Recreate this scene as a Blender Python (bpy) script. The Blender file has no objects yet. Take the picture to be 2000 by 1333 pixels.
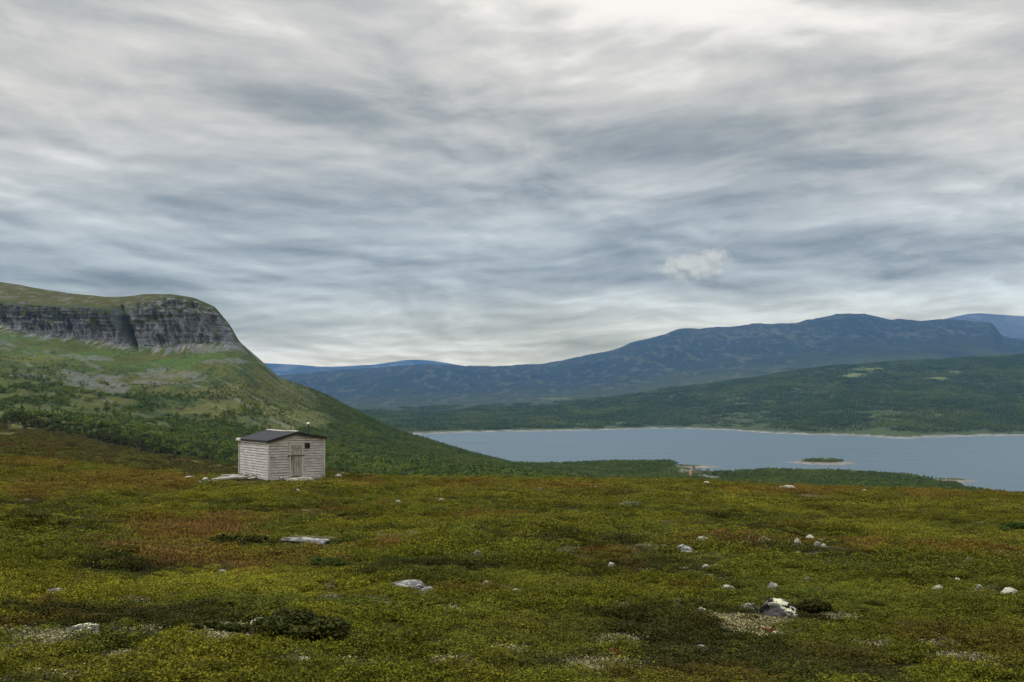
import bpy, math, random
import numpy as np

random.seed(7)
RNG = np.random.default_rng(11)
SC = bpy.context.scene
COL = SC.collection

# ------------------------------------------------------------------ camera, world, sun, exposure
F = 1944.0          # focal length in pixels of the 2000 px wide photograph (35 mm on 36 mm)
HOR = 790.0         # horizon row
LAKE = -80.0        # lake level below the camera
cam_d = bpy.data.cameras.new('camera')
cam_d.lens = 35.0
cam_d.sensor_width = 36.0
cam_d.shift_y = (HOR - 666.5) / 2000.0
cam_d.clip_start = 0.1
cam_d.clip_end = 90000.0
cam = bpy.data.objects.new('camera', cam_d)
cam.location = (0, 0, 0)
cam.rotation_euler = (math.radians(90), 0, 0)
COL.objects.link(cam)
SC.camera = cam

SC.view_settings.view_transform = 'Standard'
SC.view_settings.look = 'None'
SC.view_settings.exposure = 0.0
SC.view_settings.gamma = 1.0
SC.cycles.use_denoising = True
SC.cycles.max_bounces = 5
SC.cycles.diffuse_bounces = 3
SC.cycles.glossy_bounces = 2
SC.cycles.transmission_bounces = 2
SC.cycles.volume_bounces = 1


class NX:
    """a shader socket with arithmetic"""
    nt = None

    def __init__(self, s): self.s = s

    @staticmethod
    def m(op, a, b=None, c=None, clamp=False):
        n = NX.nt.nodes.new('ShaderNodeMath'); n.operation = op; n.use_clamp = clamp
        for i, v in enumerate((a, b, c)):
            if v is None: continue
            if isinstance(v, NX): NX.nt.links.new(v.s, n.inputs[i])
            else: n.inputs[i].default_value = v
        return NX(n.outputs[0])

    def __add__(self, o): return NX.m('ADD', self, o)
    def __radd__(self, o): return NX.m('ADD', o, self)
    def __sub__(self, o): return NX.m('SUBTRACT', self, o)
    def __rsub__(self, o): return NX.m('SUBTRACT', o, self)
    def __mul__(self, o): return NX.m('MULTIPLY', self, o)
    def __rmul__(self, o): return NX.m('MULTIPLY', o, self)
    def __truediv__(self, o): return NX.m('DIVIDE', self, o)
    def __rtruediv__(self, o): return NX.m('DIVIDE', o, self)


def node(kind, **kw):
    n = NX.nt.nodes.new(kind)
    for k, v in kw.items(): setattr(n, k, v)
    return n


def put(sock, v):
    if isinstance(v, NX): NX.nt.links.new(v.s, sock)
    elif isinstance(v, bpy.types.NodeSocket): NX.nt.links.new(v, sock)
    elif isinstance(v, (tuple, list)) and len(v) == 3 and sock.type == 'RGBA': sock.default_value = (*v, 1)
    else: sock.default_value = v


def xyz(x, y, z=0.0):
    n = node('ShaderNodeCombineXYZ')
    for i, v in enumerate((x, y, z)): put(n.inputs[i], v)
    return NX(n.outputs[0])


def noise(vec, scale=1.0, detail=4.0, rough=0.5, dist=0.0, lac=2.0, kind='FBM', color=False, dim='3D'):
    n = node('ShaderNodeTexNoise', noise_dimensions=dim)
    n.noise_type = kind
    if vec is not None: put(n.inputs['Vector'], vec)
    n.inputs['Scale'].default_value = scale
    n.inputs['Detail'].default_value = detail
    n.inputs['Roughness'].default_value = rough
    n.inputs['Lacunarity'].default_value = lac
    n.inputs['Distortion'].default_value = dist
    return NX(n.outputs['Color' if color else 'Fac'])


def ramp(fac, stops, interp='LINEAR'):
    n = node('ShaderNodeValToRGB'); put(n.inputs[0], fac)
    cr = n.color_ramp; cr.interpolation = interp
    while len(cr.elements) < len(stops): cr.elements.new(0.5)
    for e, (p, c) in zip(cr.elements, stops):
        e.position = p
        e.color = (c, c, c, 1) if isinstance(c, (int, float)) else (*c, 1)
    return NX(n.outputs[0])


def smooth(v, a, b):
    n = node('ShaderNodeMapRange', interpolation_type='SMOOTHSTEP')
    put(n.inputs[0], v); n.inputs[1].default_value = a; n.inputs[2].default_value = b
    return NX(n.outputs[0])


def mix(fac, a, b, blend='MIX'):
    n = node('ShaderNodeMix', data_type='RGBA', blend_type=blend)
    put(n.inputs[0], fac); put(n.inputs[6], a); put(n.inputs[7], b)
    return NX(n.outputs[2])


def vscale(vec, v):
    n = node('ShaderNodeVectorMath', operation='MULTIPLY')
    put(n.inputs[0], vec); n.inputs[1].default_value = v
    return NX(n.outputs[0])


def vadd(a, b):
    n = node('ShaderNodeVectorMath', operation='ADD')
    put(n.inputs[0], a); put(n.inputs[1], b)
    return NX(n.outputs[0])


SUN_EL, SUN_AZ = math.radians(48), math.radians(-108)      # azimuth clockwise from +Y
world = bpy.data.worlds.new('World')
SC.world = world
world.use_nodes = True
nt = world.node_tree; nt.nodes.clear(); NX.nt = nt
tc = node('ShaderNodeTexCoord')
sep = node('ShaderNodeSeparateXYZ'); nt.links.new(tc.outputs['Generated'], sep.inputs[0])
dx, dy, dz = (NX(sep.outputs[i]) for i in range(3))
zc = NX.m('MAXIMUM', dz, 0.0)
den = zc + 0.10
P = xyz(dx / den, dy / den, 0.0)                             # the cloud deck seen in perspective
ay = NX.m('MAXIMUM', dy, 0.05)
ta, te = dx / ay, zc / ay                                     # tangents of bearing and elevation
front = smooth(dy, 0.15, 0.5)


def blob(px, py, sx, sy, amp):
    a0, e0 = (px - 1000) / F, (HOR - py) / F
    u = (ta - a0) * (F / sx); v = (te - e0) * (F / sy)
    return NX.m('EXPONENT', (u * u + v * v) * -1.0) * (amp) * front


warp = noise(P, 0.35, 3, 0.5, color=True)
wv = node('ShaderNodeVectorMath', operation='MULTIPLY_ADD')
put(wv.inputs[0], warp); wv.inputs[1].default_value = (1.5, 1.5, 0); put(wv.inputs[2], P)
PW = NX(wv.outputs[0])
n_big = noise(vscale(PW, (0.42, 0.62, 1)), 1.0, 3, 0.5)
n_mid = noise(vadd(vscale(PW, (0.8, 1.7, 1)), (5.0, 3.0, 0)), 1.0, 6, 0.56, 0.35)
n_fine = noise(vadd(vscale(PW, (2.2, 5.0, 1)), (1.0, 9.0, 0)), 1.0, 5, 0.6, 0.5)
# rolled cloud base: finer lobes seen low over the horizon, in bearing / elevation
TE = xyz(ta * 1.0, te * 3.2, 0.0)
n_low = noise(vadd(TE, vscale(warp, (0.10, 0.10, 0))), 9.0, 6, 0.6, 0.3)
def relief(vec, off, **k):
    a = noise(vec, **k); b = noise(vadd(vec, off), **k)
    return a - b


hl = NX.m('SQRT', dx * dx + dy * dy)
az = NX.m('ARCTAN2', dx, dy)
el = zc / NX.m('MAXIMUM', hl, 0.02)
Q0 = xyz(az / (el + 0.30) * 0.95, NX.m('LOGARITHM', el + 0.085, math.e) * 0.85, 0.0)
c_half = (-0.5, -0.5, -0.5)
w1 = vscale(vadd(noise(Q0, 1.1, 2, 0.45, color=True), c_half), (0.46, 0.25, 0))
w2 = vscale(vadd(noise(vadd(vscale(Q0, (1.0, 1.6, 1)), w1), 2.6, 2, 0.45, color=True), c_half), (0.17, 0.085, 0))
Q1 = vadd(vadd(Q0, w1), w2)
Qb = vscale(Q1, (1.0, 1.9, 1.0))
n_base = noise(Qb, 1.5, 8, 0.50)
r_big = relief(Qb, (0.03, 0.13, 0.0), scale=1.9, detail=7, rough=0.50)
Qr = vadd(vscale(Q1, (1.0, 2.5, 1.0)), (4.0, 2.0, 0.0))
r_fine = relief(Qr, (0.02, 0.06, 0.0), scale=4.6, detail=7, rough=0.56)
fold = NX.m('ABSOLUTE', noise(vadd(Qb, (9.0, 1.0, 0.0)), 2.3, 5, 0.5) - 0.5)
s = (n_big - 0.5) * 0.5 + (n_base - 0.5) * 1.15 + r_big * 1.15 + r_fine * 1.0 + (fold - 0.08) * 0.45 + 0.07
s = s * 0.80 + 0.03
for b in ((1300, -30, 330, 90, 0.42), (1400, 60, 700, 120, 0.08), (330, 60, 330, 110, 0.10), (1380, 300, 330, 60, -0.22), (820, 190, 330, 50, -0.13), (60, 20, 220, 110, -0.10),
          (650, 380, 420, 40, -0.07), (1850, 210, 300, 60, -0.08), (1150, 140, 350, 60, 0.10),
          (1250, 500, 500, 60, -0.12), (250, 520, 400, 60, -0.07), (160, 330, 260, 30, 0.08), (1750, 400, 320, 26, 0.08),
          (600, 690, 500, 38, 0.22), (1650, 610, 420, 38, 0.20), (1960, 560, 160, 45, 0.12)):
    s = s + blob(*b) * 1.35
tone = smooth(s, -0.62, 0.62)
cloud = ramp(tone, [(0.0, (0.215, 0.265, 0.325)), (0.25, (0.34, 0.385, 0.435)), (0.5, (0.50, 0.525, 0.55)), (0.75, (0.665, 0.67, 0.67)), (1.0, (0.95, 0.935, 0.91))])
# bluer low down in the middle distance, greyer overhead
blue = smooth(te, 0.33, 0.12)
low = smooth(te, 0.005, 0.085)
cool = mix(blue * low, (1.0, 1.0, 1.0), (0.76, 0.89, 1.03))
cloud = mix(1.0, cloud, cool, 'MULTIPLY')
cloud = mix(blob(1500, 640, 900, 60, 0.8), cloud, mix(1.0, cloud, (1.08, 1.0, 0.90), 'MULTIPLY'))


def puff(px, py, sx, sy, colr, base_cut, cloud, alpha=0.66):
    a0, e0 = (px - 1000) / F, (HOR - py) / F
    pc = xyz(ta, te * 1.2, 0.0)
    nn = noise(pc, 17.0, 8, 0.60)
    rr_ = relief(pc, (0.003, 0.006, 0.0), scale=26.0, detail=6, rough=0.55)
    u = (ta - a0) * (F / sx); v = (te - e0) * (F / sy)
    d = 1.0 - (u * u + v * v) + (nn - 0.5) * 4.2
    soft = 0.75 + 1.2 * smooth(v, 0.3, -0.8)
    m = NX.m('MULTIPLY', smooth(d / soft, 0.0, 1.0), front)
    shade = NX.m('ADD', smooth(v + rr_ * 7.0, -1.0, 0.8), 0.0, clamp=True)
    return mix(m * alpha, cloud, mix(shade, base_cut, colr))


cloud = puff(1352, 530, 96, 44, (0.68, 0.72, 0.74), (0.32, 0.38, 0.46), cloud)
cloud = puff(1975, 548, 60, 20, (0.36, 0.42, 0.50), (0.28, 0.34, 0.42), cloud, 0.5)
# an overcast deck is brighter overhead
over = 1.0 + smooth(dz, 0.36, 0.85) * 1.9
# the air in front of the sky (see the haze at the end) dims and blues it; the dome is that much warmer low down
AIR_D, AIR_C, AIR_TOP = 3.2e-5, (0.14, 0.41, 0.92), 1450.0
plen = NX.m('MINIMUM', AIR_TOP / NX.m('MAXIMUM', dz, 0.02), 23500.0)
T_ = NX.m('EXPONENT', plen * (-AIR_D))
air = mix(1.0 - T_, (0, 0, 0), tuple(0.85 * v for v in AIR_C))
sb = node('ShaderNodeVectorMath', operation='SUBTRACT'); put(sb.inputs[0], cloud); put(sb.inputs[1], air)
sc_v = node('ShaderNodeVectorMath', operation='SCALE'); put(sc_v.inputs[0], sb.outputs[0]); put(sc_v.inputs['Scale'], 1.0 / T_)
mxn = node('ShaderNodeVectorMath', operation='MAXIMUM'); put(mxn.inputs[0], sc_v.outputs[0]); mxn.inputs[1].default_value = (0.05, 0.05, 0.05)
cloud = NX(mxn.outputs[0])
sky = node('ShaderNodeTexSky', sky_type='NISHITA')
sky.sun_disc = False; sky.sun_elevation = SUN_EL; sky.sun_rotation = SUN_AZ
skyc = NX(sky.outputs[0])
cover = smooth(n_big, 0.30, 0.42)
bg1 = node('ShaderNodeBackground'); put(bg1.inputs[0], skyc); bg1.inputs[1].default_value = 0.08
bg2 = node('ShaderNodeBackground'); put(bg2.inputs[0], cloud); put(bg2.inputs[1], over)
ms = node('ShaderNodeMixShader')
put(ms.inputs[0], 0.94 + 0.06 * cover); nt.links.new(bg1.outputs[0], ms.inputs[1]); nt.links.new(bg2.outputs[0], ms.inputs[2])
wo = node('ShaderNodeOutputWorld'); nt.links.new(ms.outputs[0], wo.inputs[0])

sun_d = bpy.data.lights.new('sun', 'SUN')
sun_d.energy = 1.5
sun_d.angle = math.radians(14)
sun_d.color = (1.0, 0.95, 0.87)
sun = bpy.data.objects.new('sun', sun_d)
sun.rotation_euler = (math.radians(90) - SUN_EL, 0, math.radians(180) - SUN_AZ)
COL.objects.link(sun)


# ------------------------------------------------------------------ helpers
def tag(o, label=None, cat=None, group=None, kind=None):
    for k, v in (('label', label), ('category', cat), ('group', group), ('kind', kind)):
        if v: o[k] = v
    return o


def empty(name, loc, rz=0.0, parent=None):
    o = bpy.data.objects.new(name, None)
    o.location = loc; o.rotation_euler = (0, 0, rz); o.empty_display_size = 0.2
    COL.objects.link(o)
    if parent: o.parent = parent
    return o


def pymesh(name, V, Fc, mat=None, parent=None, smooth_=False, link=True):
    me = bpy.data.meshes.new(name)
    me.from_pydata([tuple(v) for v in V], [], [tuple(f) for f in Fc])
    if mat: me.materials.append(mat)
    if smooth_: me.polygons.foreach_set('use_smooth', [True] * len(me.polygons))
    o = bpy.data.objects.new(name, me)
    if link: COL.objects.link(o)
    if parent: o.parent = parent
    return o


def npmesh(name, V, Q, mat=None, cols=None, smooth_=False, nside=4):
    """mesh from numpy arrays: V (n,3), Q (m,nside); cols {attr: (n,4)}"""
    me = bpy.data.meshes.new(name)
    V = np.ascontiguousarray(V, dtype=np.float32); Q = np.ascontiguousarray(Q, dtype=np.int32)
    me.vertices.add(len(V)); me.vertices.foreach_set('co', V.ravel())
    me.loops.add(Q.size); me.loops.foreach_set('vertex_index', Q.ravel())
    me.polygons.add(len(Q))
    me.polygons.foreach_set('loop_start', np.arange(0, Q.size, nside, dtype=np.int32))
    if smooth_: me.polygons.foreach_set('use_smooth', np.ones(len(Q), dtype=bool))
    if cols:
        for k, c in cols.items():
            if c.ndim == 2:
                a = me.attributes.new(k, 'FLOAT_COLOR', 'POINT'); a.data.foreach_set('color', np.ascontiguousarray(c, dtype=np.float32).ravel())
            else:
                a = me.attributes.new(k, 'FLOAT', 'POINT'); a.data.foreach_set('value', np.ascontiguousarray(c, dtype=np.float32))
    if mat: me.materials.append(mat)
    me.update(calc_edges=True)
    me.validate()
    return me


def link(name, me, parent=None):
    o = bpy.data.objects.new(name, me); COL.objects.link(o)
    if parent: o.parent = parent
    return o


_perm = np.random.default_rng(3).permutation(512)
_perm = np.concatenate([_perm, _perm, _perm])
_g = np.random.default_rng(5).uniform(0, 2 * np.pi, 512)
_gx, _gy = np.cos(_g), np.sin(_g)


def perlin(x, y):
    xi = np.floor(x).astype(int); yi = np.floor(y).astype(int)
    xf, yf = x - xi, y - yi
    xi &= 511; yi &= 511
    u = xf * xf * xf * (xf * (xf * 6 - 15) + 10); v = yf * yf * yf * (yf * (yf * 6 - 15) + 10)

    def g(ix, iy, fx, fy):
        h = _perm[_perm[ix & 511] + (iy & 511)]
        return _gx[h] * fx + _gy[h] * fy
    a = g(xi, yi, xf, yf); b = g(xi + 1, yi, xf - 1, yf)
    c = g(xi, yi + 1, xf, yf - 1); d = g(xi + 1, yi + 1, xf - 1, yf - 1)
    return (a + u * (b - a)) + v * ((c + u * (d - c)) - (a + u * (b - a)))


def fbm(x, y, oct=4, gain=0.5, ridged=False):
    x = np.asarray(x, dtype=float); y = np.asarray(y, dtype=float)
    t = np.zeros(np.broadcast(x, y).shape); a = 1.0
    for k in range(oct):
        n = perlin(x * 2 ** k + 17.3 * k, y * 2 ** k + 5.1 * k) * 1.5
        t += a * ((1 - 2 * np.abs(n)) if ridged else n)
        a *= gain
    return t


def sst(v, a, b):
    t = np.clip((v - a) / (b - a), 0, 1)
    return t * t * (3 - 2 * t)


def gsmooth(v, k):
    if k < 1: return v
    w = np.exp(-np.linspace(-2, 2, 2 * k + 1) ** 2); w /= w.sum()
    return np.convolve(np.pad(v, k, mode='edge'), w, mode='valid')


def world_pt(px, py, Y): return ((px - 1000) / F * Y, Y, (HOR - py) / F * Y)


# ------------------------------------------------------------------ materials
def new_mat(name):
    m = bpy.data.materials.new(name); m.use_nodes = True
    NX.nt = m.node_tree; m.node_tree.nodes.clear()
    return m


def finish(base, rough=0.9, spec=0.2, bump=None, bdist=0.02, bstr=0.6, trans=None, metal=0.0):
    p = node('ShaderNodeBsdfPrincipled')
    put(p.inputs['Base Color'], base); put(p.inputs['Roughness'], rough)
    p.inputs['Specular IOR Level'].default_value = spec
    p.inputs['Metallic'].default_value = metal
    if bump is not None:
        b = node('ShaderNodeBump'); b.inputs['Distance'].default_value = bdist; b.inputs['Strength'].default_value = bstr
        put(b.inputs['Height'], bump); NX.nt.links.new(b.outputs[0], p.inputs['Normal'])
    out = node('ShaderNodeOutputMaterial')
    sh = p.outputs[0]
    if trans is not None:
        t = node('ShaderNodeBsdfTranslucent'); put(t.inputs[0], base)
        a = node('ShaderNodeMixShader'); a.inputs[0].default_value = trans
        NX.nt.links.new(sh, a.inputs[1]); NX.nt.links.new(t.outputs[0], a.inputs[2]); sh = a.outputs[0]
    NX.nt.links.new(sh, out.inputs[0])
    return p


def pos(): return NX(node('ShaderNodeNewGeometry').outputs['Position'])
def objco(): return NX(node('ShaderNodeTexCoord').outputs['Object'])
def attr(name, kind='GEOMETRY', fac=False):
    n = node('ShaderNodeAttribute', attribute_name=name, attribute_type=kind)
    return NX(n.outputs['Fac' if fac else 'Color'])
def rnd(): return NX(node('ShaderNodeObjectInfo').outputs['Random'])


def mat_terrain(name, s1, s2, amp=0.55, bump=0.5, bd=1.0, stretch=(1, 1, 1)):
    m = new_mat(name)
    p = vscale(pos(), stretch)
    n1 = noise(p, s1, 5, 0.62); n2 = noise(p, s2, 4, 0.6)
    f = (n1 - 0.5) * 1.3 + (n2 - 0.5) * 1.5
    f = NX.m('MAXIMUM', 1.0 + f * amp, 0.15)
    c = mix(1.0, attr('col'), xyz(f, f, f), 'MULTIPLY')
    finish(c, 0.95, 0.1, bump=n2 + n1, bdist=bd, bstr=bump)
    return m


def mat_leaf(name, source='INSTANCER', vary=0.7, trans=0.2, hue=(1.25, 1.18, 0.8)):
    """foliage: instance tint x per-leaf value"""
    m = new_mat(name)
    t = attr('tint', source)
    l = attr('leaf', 'GEOMETRY', True)
    r = rnd()
    k = 1.0 + (l - 0.5) * (2 * vary)
    c = mix(1.0, t, xyz(k, k, k), 'MULTIPLY')
    c = mix((l * l) * 0.6, c, mix(1.0, c, hue, 'MULTIPLY'))
    c = mix(0.35 * r, c, mix(1.0, c, (0.72, 0.85, 0.8), 'MULTIPLY'))
    finish(c, 0.75, 0.12, trans=trans)
    return m


def mat_simple_leaf(name, ca, cb):
    m = new_mat(name)
    l = attr('leaf', 'GEOMETRY', True)
    n = noise(pos(), 0.35, 3, 0.5)
    c = mix(NX.m('MULTIPLY', l, 1.0, clamp=True), ca, cb)
    c = mix(smooth(n, 0.35, 0.65) * 0.4, c, mix(1.0, c, (1.25, 1.1, 0.8), 'MULTIPLY'))
    finish(c, 0.75, 0.12, trans=0.2)
    return m


def mat_wood(name, base=(0.36, 0.335, 0.31), dark=(0.13, 0.115, 0.105), pale=(0.56, 0.54, 0.52), along='x', wear=0.5):
    m = new_mat(name)
    p = objco()
    st = {'x': (0.7, 14, 14), 'y': (14, 0.7, 14), 'z': (14, 14, 0.7)}[along]
    g = noise(vscale(p, st), 2.2, 6, 0.65)
    g2 = noise(vscale(p, tuple(v * 0.5 for v in st)), 6.0, 4, 0.6)
    blot = noise(vscale(p, (1.0, 1.0, 4.0)), 1.6, 5, 0.65)
    c = mix(smooth(g, 0.36, 0.60), dark, base)
    c = mix(smooth(g2, 0.52, 0.72) * wear, c, pale)
    c = mix(smooth(blot, 0.42, 0.70) * 0.45, c, pale)
    knots = noise(vscale(p, tuple(5.0 if v < 5 else 9.0 for v in st)), 1.3, 2, 0.5)
    c = mix(smooth(knots, 0.68, 0.76), c, dark)
    finish(c, 0.85, 0.15, bump=g, bdist=0.006, bstr=0.8)
    return m


def mat_rock(name, base, pale, dark, pale_at=0.5, dark_at=0.56, scale=7.0, topbias=0.25):
    m = new_mat(name)
    p = vadd(objco(), xyz(rnd() * 37.0, rnd() * 11.0, 0.0))
    g = node('ShaderNodeNewGeometry')
    sp = node('ShaderNodeSeparateXYZ'); NX.nt.links.new(g.outputs['Normal'], sp.inputs[0])
    nz = NX(sp.outputs[2])
    n1 = noise(p, scale, 5, 0.6); n2 = noise(vadd(p, (7.0, 3.0, 1.0)), scale * 1.7, 4, 0.6); n3 = noise(p, scale * 5, 4, 0.65)
    c = mix(smooth(n3, 0.3, 0.7), base, tuple(v * 0.62 for v in base))
    c = mix(smooth(n1 + nz * topbias, pale_at, pale_at + 0.10), c, pale)
    c = mix(smooth(n2 - nz * 0.08, dark_at, dark_at + 0.06), c, dark)
    finish(c, 0.92, 0.12, bump=n3 + n1, bdist=0.015, bstr=0.7)
    return m


M = {}
M['heath'] = mat_terrain('heath_ground', 6.0, 42.0, 1.1, 0.9, 0.03)
M['valley'] = mat_terrain('hillside', 0.05, 0.35, 0.62, 0.7, 2.0, (1, 1, 1.6))
M['mountain'] = mat_terrain('far_fell', 0.0035, 0.03, 0.35, 0.6, 12.0, (1, 0.45, 1))
M['leaf'] = mat_leaf('heath_leaf')
M['lichen'] = mat_leaf('lichen_tuft', vary=0.85, trans=0.05, hue=(1.0, 0.98, 0.8))
M['grass'] = mat_leaf('dry_grass', vary=0.5, trans=0.2, hue=(1.3, 0.95, 0.8))
M['tree_leaf'] = mat_leaf('birch_leaf', vary=0.5, trans=0.3, hue=(1.3, 1.15, 0.7))
M['near_birch'] = mat_simple_leaf('near_birch_leaf', (0.022, 0.034, 0.010), (0.075, 0.092, 0.022))
M['shrub_dark'] = mat_simple_leaf('dwarf_birch_leaf', (0.018, 0.024, 0.006), (0.075, 0.085, 0.016))
M['shrub_green'] = mat_simple_leaf('juniper_leaf', (0.030, 0.050, 0.010), (0.085, 0.125, 0.022))
M['shrub_pale'] = mat_simple_leaf('willow_leaf', (0.10, 0.12, 0.06), (0.30, 0.31, 0.19))
M['shrub_red'] = mat_simple_leaf('bearberry_leaf', (0.16, 0.02, 0.01), (0.30, 0.05, 0.02))


def flat_mat(name, c, rough=0.8, spec=0.2, metal=0.0, ns=20.0, amp=0.25, bd=0.003):
    m = new_mat(name)
    n = noise(objco(), ns, 5, 0.6)
    f = 1.0 + (n - 0.5) * (2 * amp)
    finish(mix(1.0, c, xyz(f, f, f), 'MULTIPLY'), rough, spec, bump=n, bdist=bd, bstr=0.5, metal=metal)
    return m


M['bark'] = flat_mat('birch_bark', (0.15, 0.14, 0.12), ns=3.0, amp=0.9)
M['felt'] = flat_mat('roof_felt', (0.022, 0.023, 0.027), 0.75, 0.3, ns=9.0, amp=0.3)
M['tar'] = flat_mat('tarred_edge', (0.016, 0.016, 0.018), 0.7, 0.3, ns=14.0, amp=0.3)
M['iron'] = flat_mat('rusty_iron', (0.028, 0.022, 0.020), 0.7, 0.4, ns=40.0, amp=0.4)
M['zinc'] = flat_mat('zinc_cap', (0.55, 0.57, 0.56), 0.5, 0.5, metal=0.3)
M['pipe'] = flat_mat('stove_pipe', (0.045, 0.042, 0.042), 0.6, 0.4)
M['dark'] = flat_mat('dark_pane', (0.006, 0.006, 0.007), 0.15, 0.5)
M['siding'] = mat_wood('weathered_siding', base=(0.44, 0.418, 0.395), dark=(0.20, 0.18, 0.165), pale=(0.62, 0.61, 0.60), along='x')
M['sidingy'] = mat_wood('bleached_siding', base=(0.47, 0.455, 0.44), dark=(0.32, 0.30, 0.285), pale=(0.66, 0.65, 0.64), along='y', wear=0.3)
M['board'] = mat_wood('corner_board', base=(0.50, 0.485, 0.465), dark=(0.27, 0.25, 0.235), along='z', wear=0.3)
M['door'] = mat_wood('door_plank', base=(0.36, 0.33, 0.29), dark=(0.12, 0.10, 0.085), pale=(0.48, 0.46, 0.42), along='z', wear=0.4)
M['white'] = mat_wood('bleached_board', base=(0.62, 0.60, 0.57), dark=(0.30, 0.28, 0.26), pale=(0.8, 0.79, 0.77), along='y', wear=0.6)
M['plank'] = mat_wood('loose_plank', base=(0.50, 0.48, 0.45), dark=(0.20, 0.18, 0.16), pale=(0.72, 0.70, 0.67), along='x', wear=0.6)
M['rock_pale'] = mat_rock('pale_lichened_stone', (0.23, 0.222, 0.205), (0.45, 0.43, 0.34), (0.05, 0.045, 0.04), 0.57, 0.60)
M['rock_grey'] = mat_rock('grey_stone', (0.17, 0.165, 0.165), (0.32, 0.32, 0.30), (0.05, 0.045, 0.04), 0.68, 0.56)
M['rock_cap'] = mat_rock('black_and_white_lichened_stone', (0.13, 0.13, 0.135), (0.56, 0.55, 0.38), (0.022, 0.018, 0.016), 0.80, 0.47, 5.0, 0.42)
M['rock_pink'] = mat_rock('pinkish_stone', (0.40, 0.27, 0.22), (0.50, 0.38, 0.33), (0.2, 0.13, 0.11), 0.6, 0.66)
M['shore'] = mat_terrain('lake_shore', 0.2, 1.2, 0.6, 0.6, 0.6)

# ------------------------------------------------------------------ heath: the near ground
CR_DROP = 10.0
CR = np.array([  # px, crest row, crest depth
    (-1200, 850, 140), (-400, 860, 120), (0, 880, 100), (120, 893, 92), (250, 908, 82), (400, 926, 68), (520, 930, 62), (640, 927, 62), (720, 926, 66),
    (1000, 929, 70), (1300, 930, 80), (1400, 934, 82), (1540, 943, 78), (1700, 949, 80), (2000, 958, 85), (2400, 972, 90), (3400, 990, 95)], float)


def ellipse_mask(px, py, lst, nz=None):
    out = np.zeros_like(px)
    for (cx, cy, w, h) in lst:
        d = ((px - cx) / (w * 0.5)) ** 2 + ((py - cy) / (h * 0.5)) ** 2
        if nz is not None: d = d + nz * 0.9
        out = np.maximum(out, 1 - sst(d, 0.35, 1.35))
    return out


CR[:, 1] += CR_DROP
HUT = world_pt(525, 0, 55.0)       # near corner of the hut
HX, HY = HUT[0], HUT[1]
HZ = -4.10
TH = math.radians(35)


def in_hut(X, Y, pad=0.0):
    lx = (X - HX) * math.cos(TH) + (Y - HY) * math.sin(TH); ly = -(X - HX) * math.sin(TH) + (Y - HY) * math.cos(TH)
    return (lx > -pad) & (lx < 3.36 + pad) & (ly > -pad) & (ly < 4.6 + pad)


def h_near(X, Y, detail=True):
    X = np.asarray(X, float); Y = np.asarray(Y, float)
    Ys = np.maximum(Y, 1.0)
    px = np.clip(1000 + F * X / (Ys + 1.5), -1200, 3400)
    yc = np.interp(px, CR[:, 0], CR[:, 1]); D = np.interp(px, CR[:, 0], CR[:, 2])
    s = (yc - HOR) / F - 1.5 / D
    z = -(1.5 + s * Y)
    over_ = np.maximum(Y - D, 0)
    z = z - 0.0022 * over_ ** 2 - 0.02 * over_
    amp = 0.4 + 0.6 * sst(Y, 4, 14)
    w = 1 - sst(Y, 85, 130) * 0.5
    z = z + amp * w * (0.20 * fbm(X / 6.5 + 3, Y / 8.0, 2) + 0.10 * fbm(X / 1.9, Y / 2.1 + 9, 3) * (1 if detail else 0))
    hx, hy = HX + 0.4, HY + 2.8
    w = np.exp(-(((X - hx) ** 2 + (Y - hy) ** 2) / 5.2 ** 2) ** 1.5)
    return z + (HZ - 0.07 - z) * w


def ground_hit(px, py):
    """where the ray through a photo pixel meets the heath"""
    Y = np.concatenate([np.arange(4, 40, 0.05), np.arange(40, 140, 0.1)])
    X = (px - 1000) / F * Y
    zr = (HOR - py) / F * Y
    below = zr <= h_near(X, Y)
    i = int(np.argmax(below)) if below.any() else None
    if i is None:
        D = float(np.interp(px, CR[:, 0], CR[:, 2])) - 4
        i = int(np.argmin(np.abs(Y - D)))
    return float(X[i]), float(Y[i]), float(h_near(X[i], Y[i]))


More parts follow.
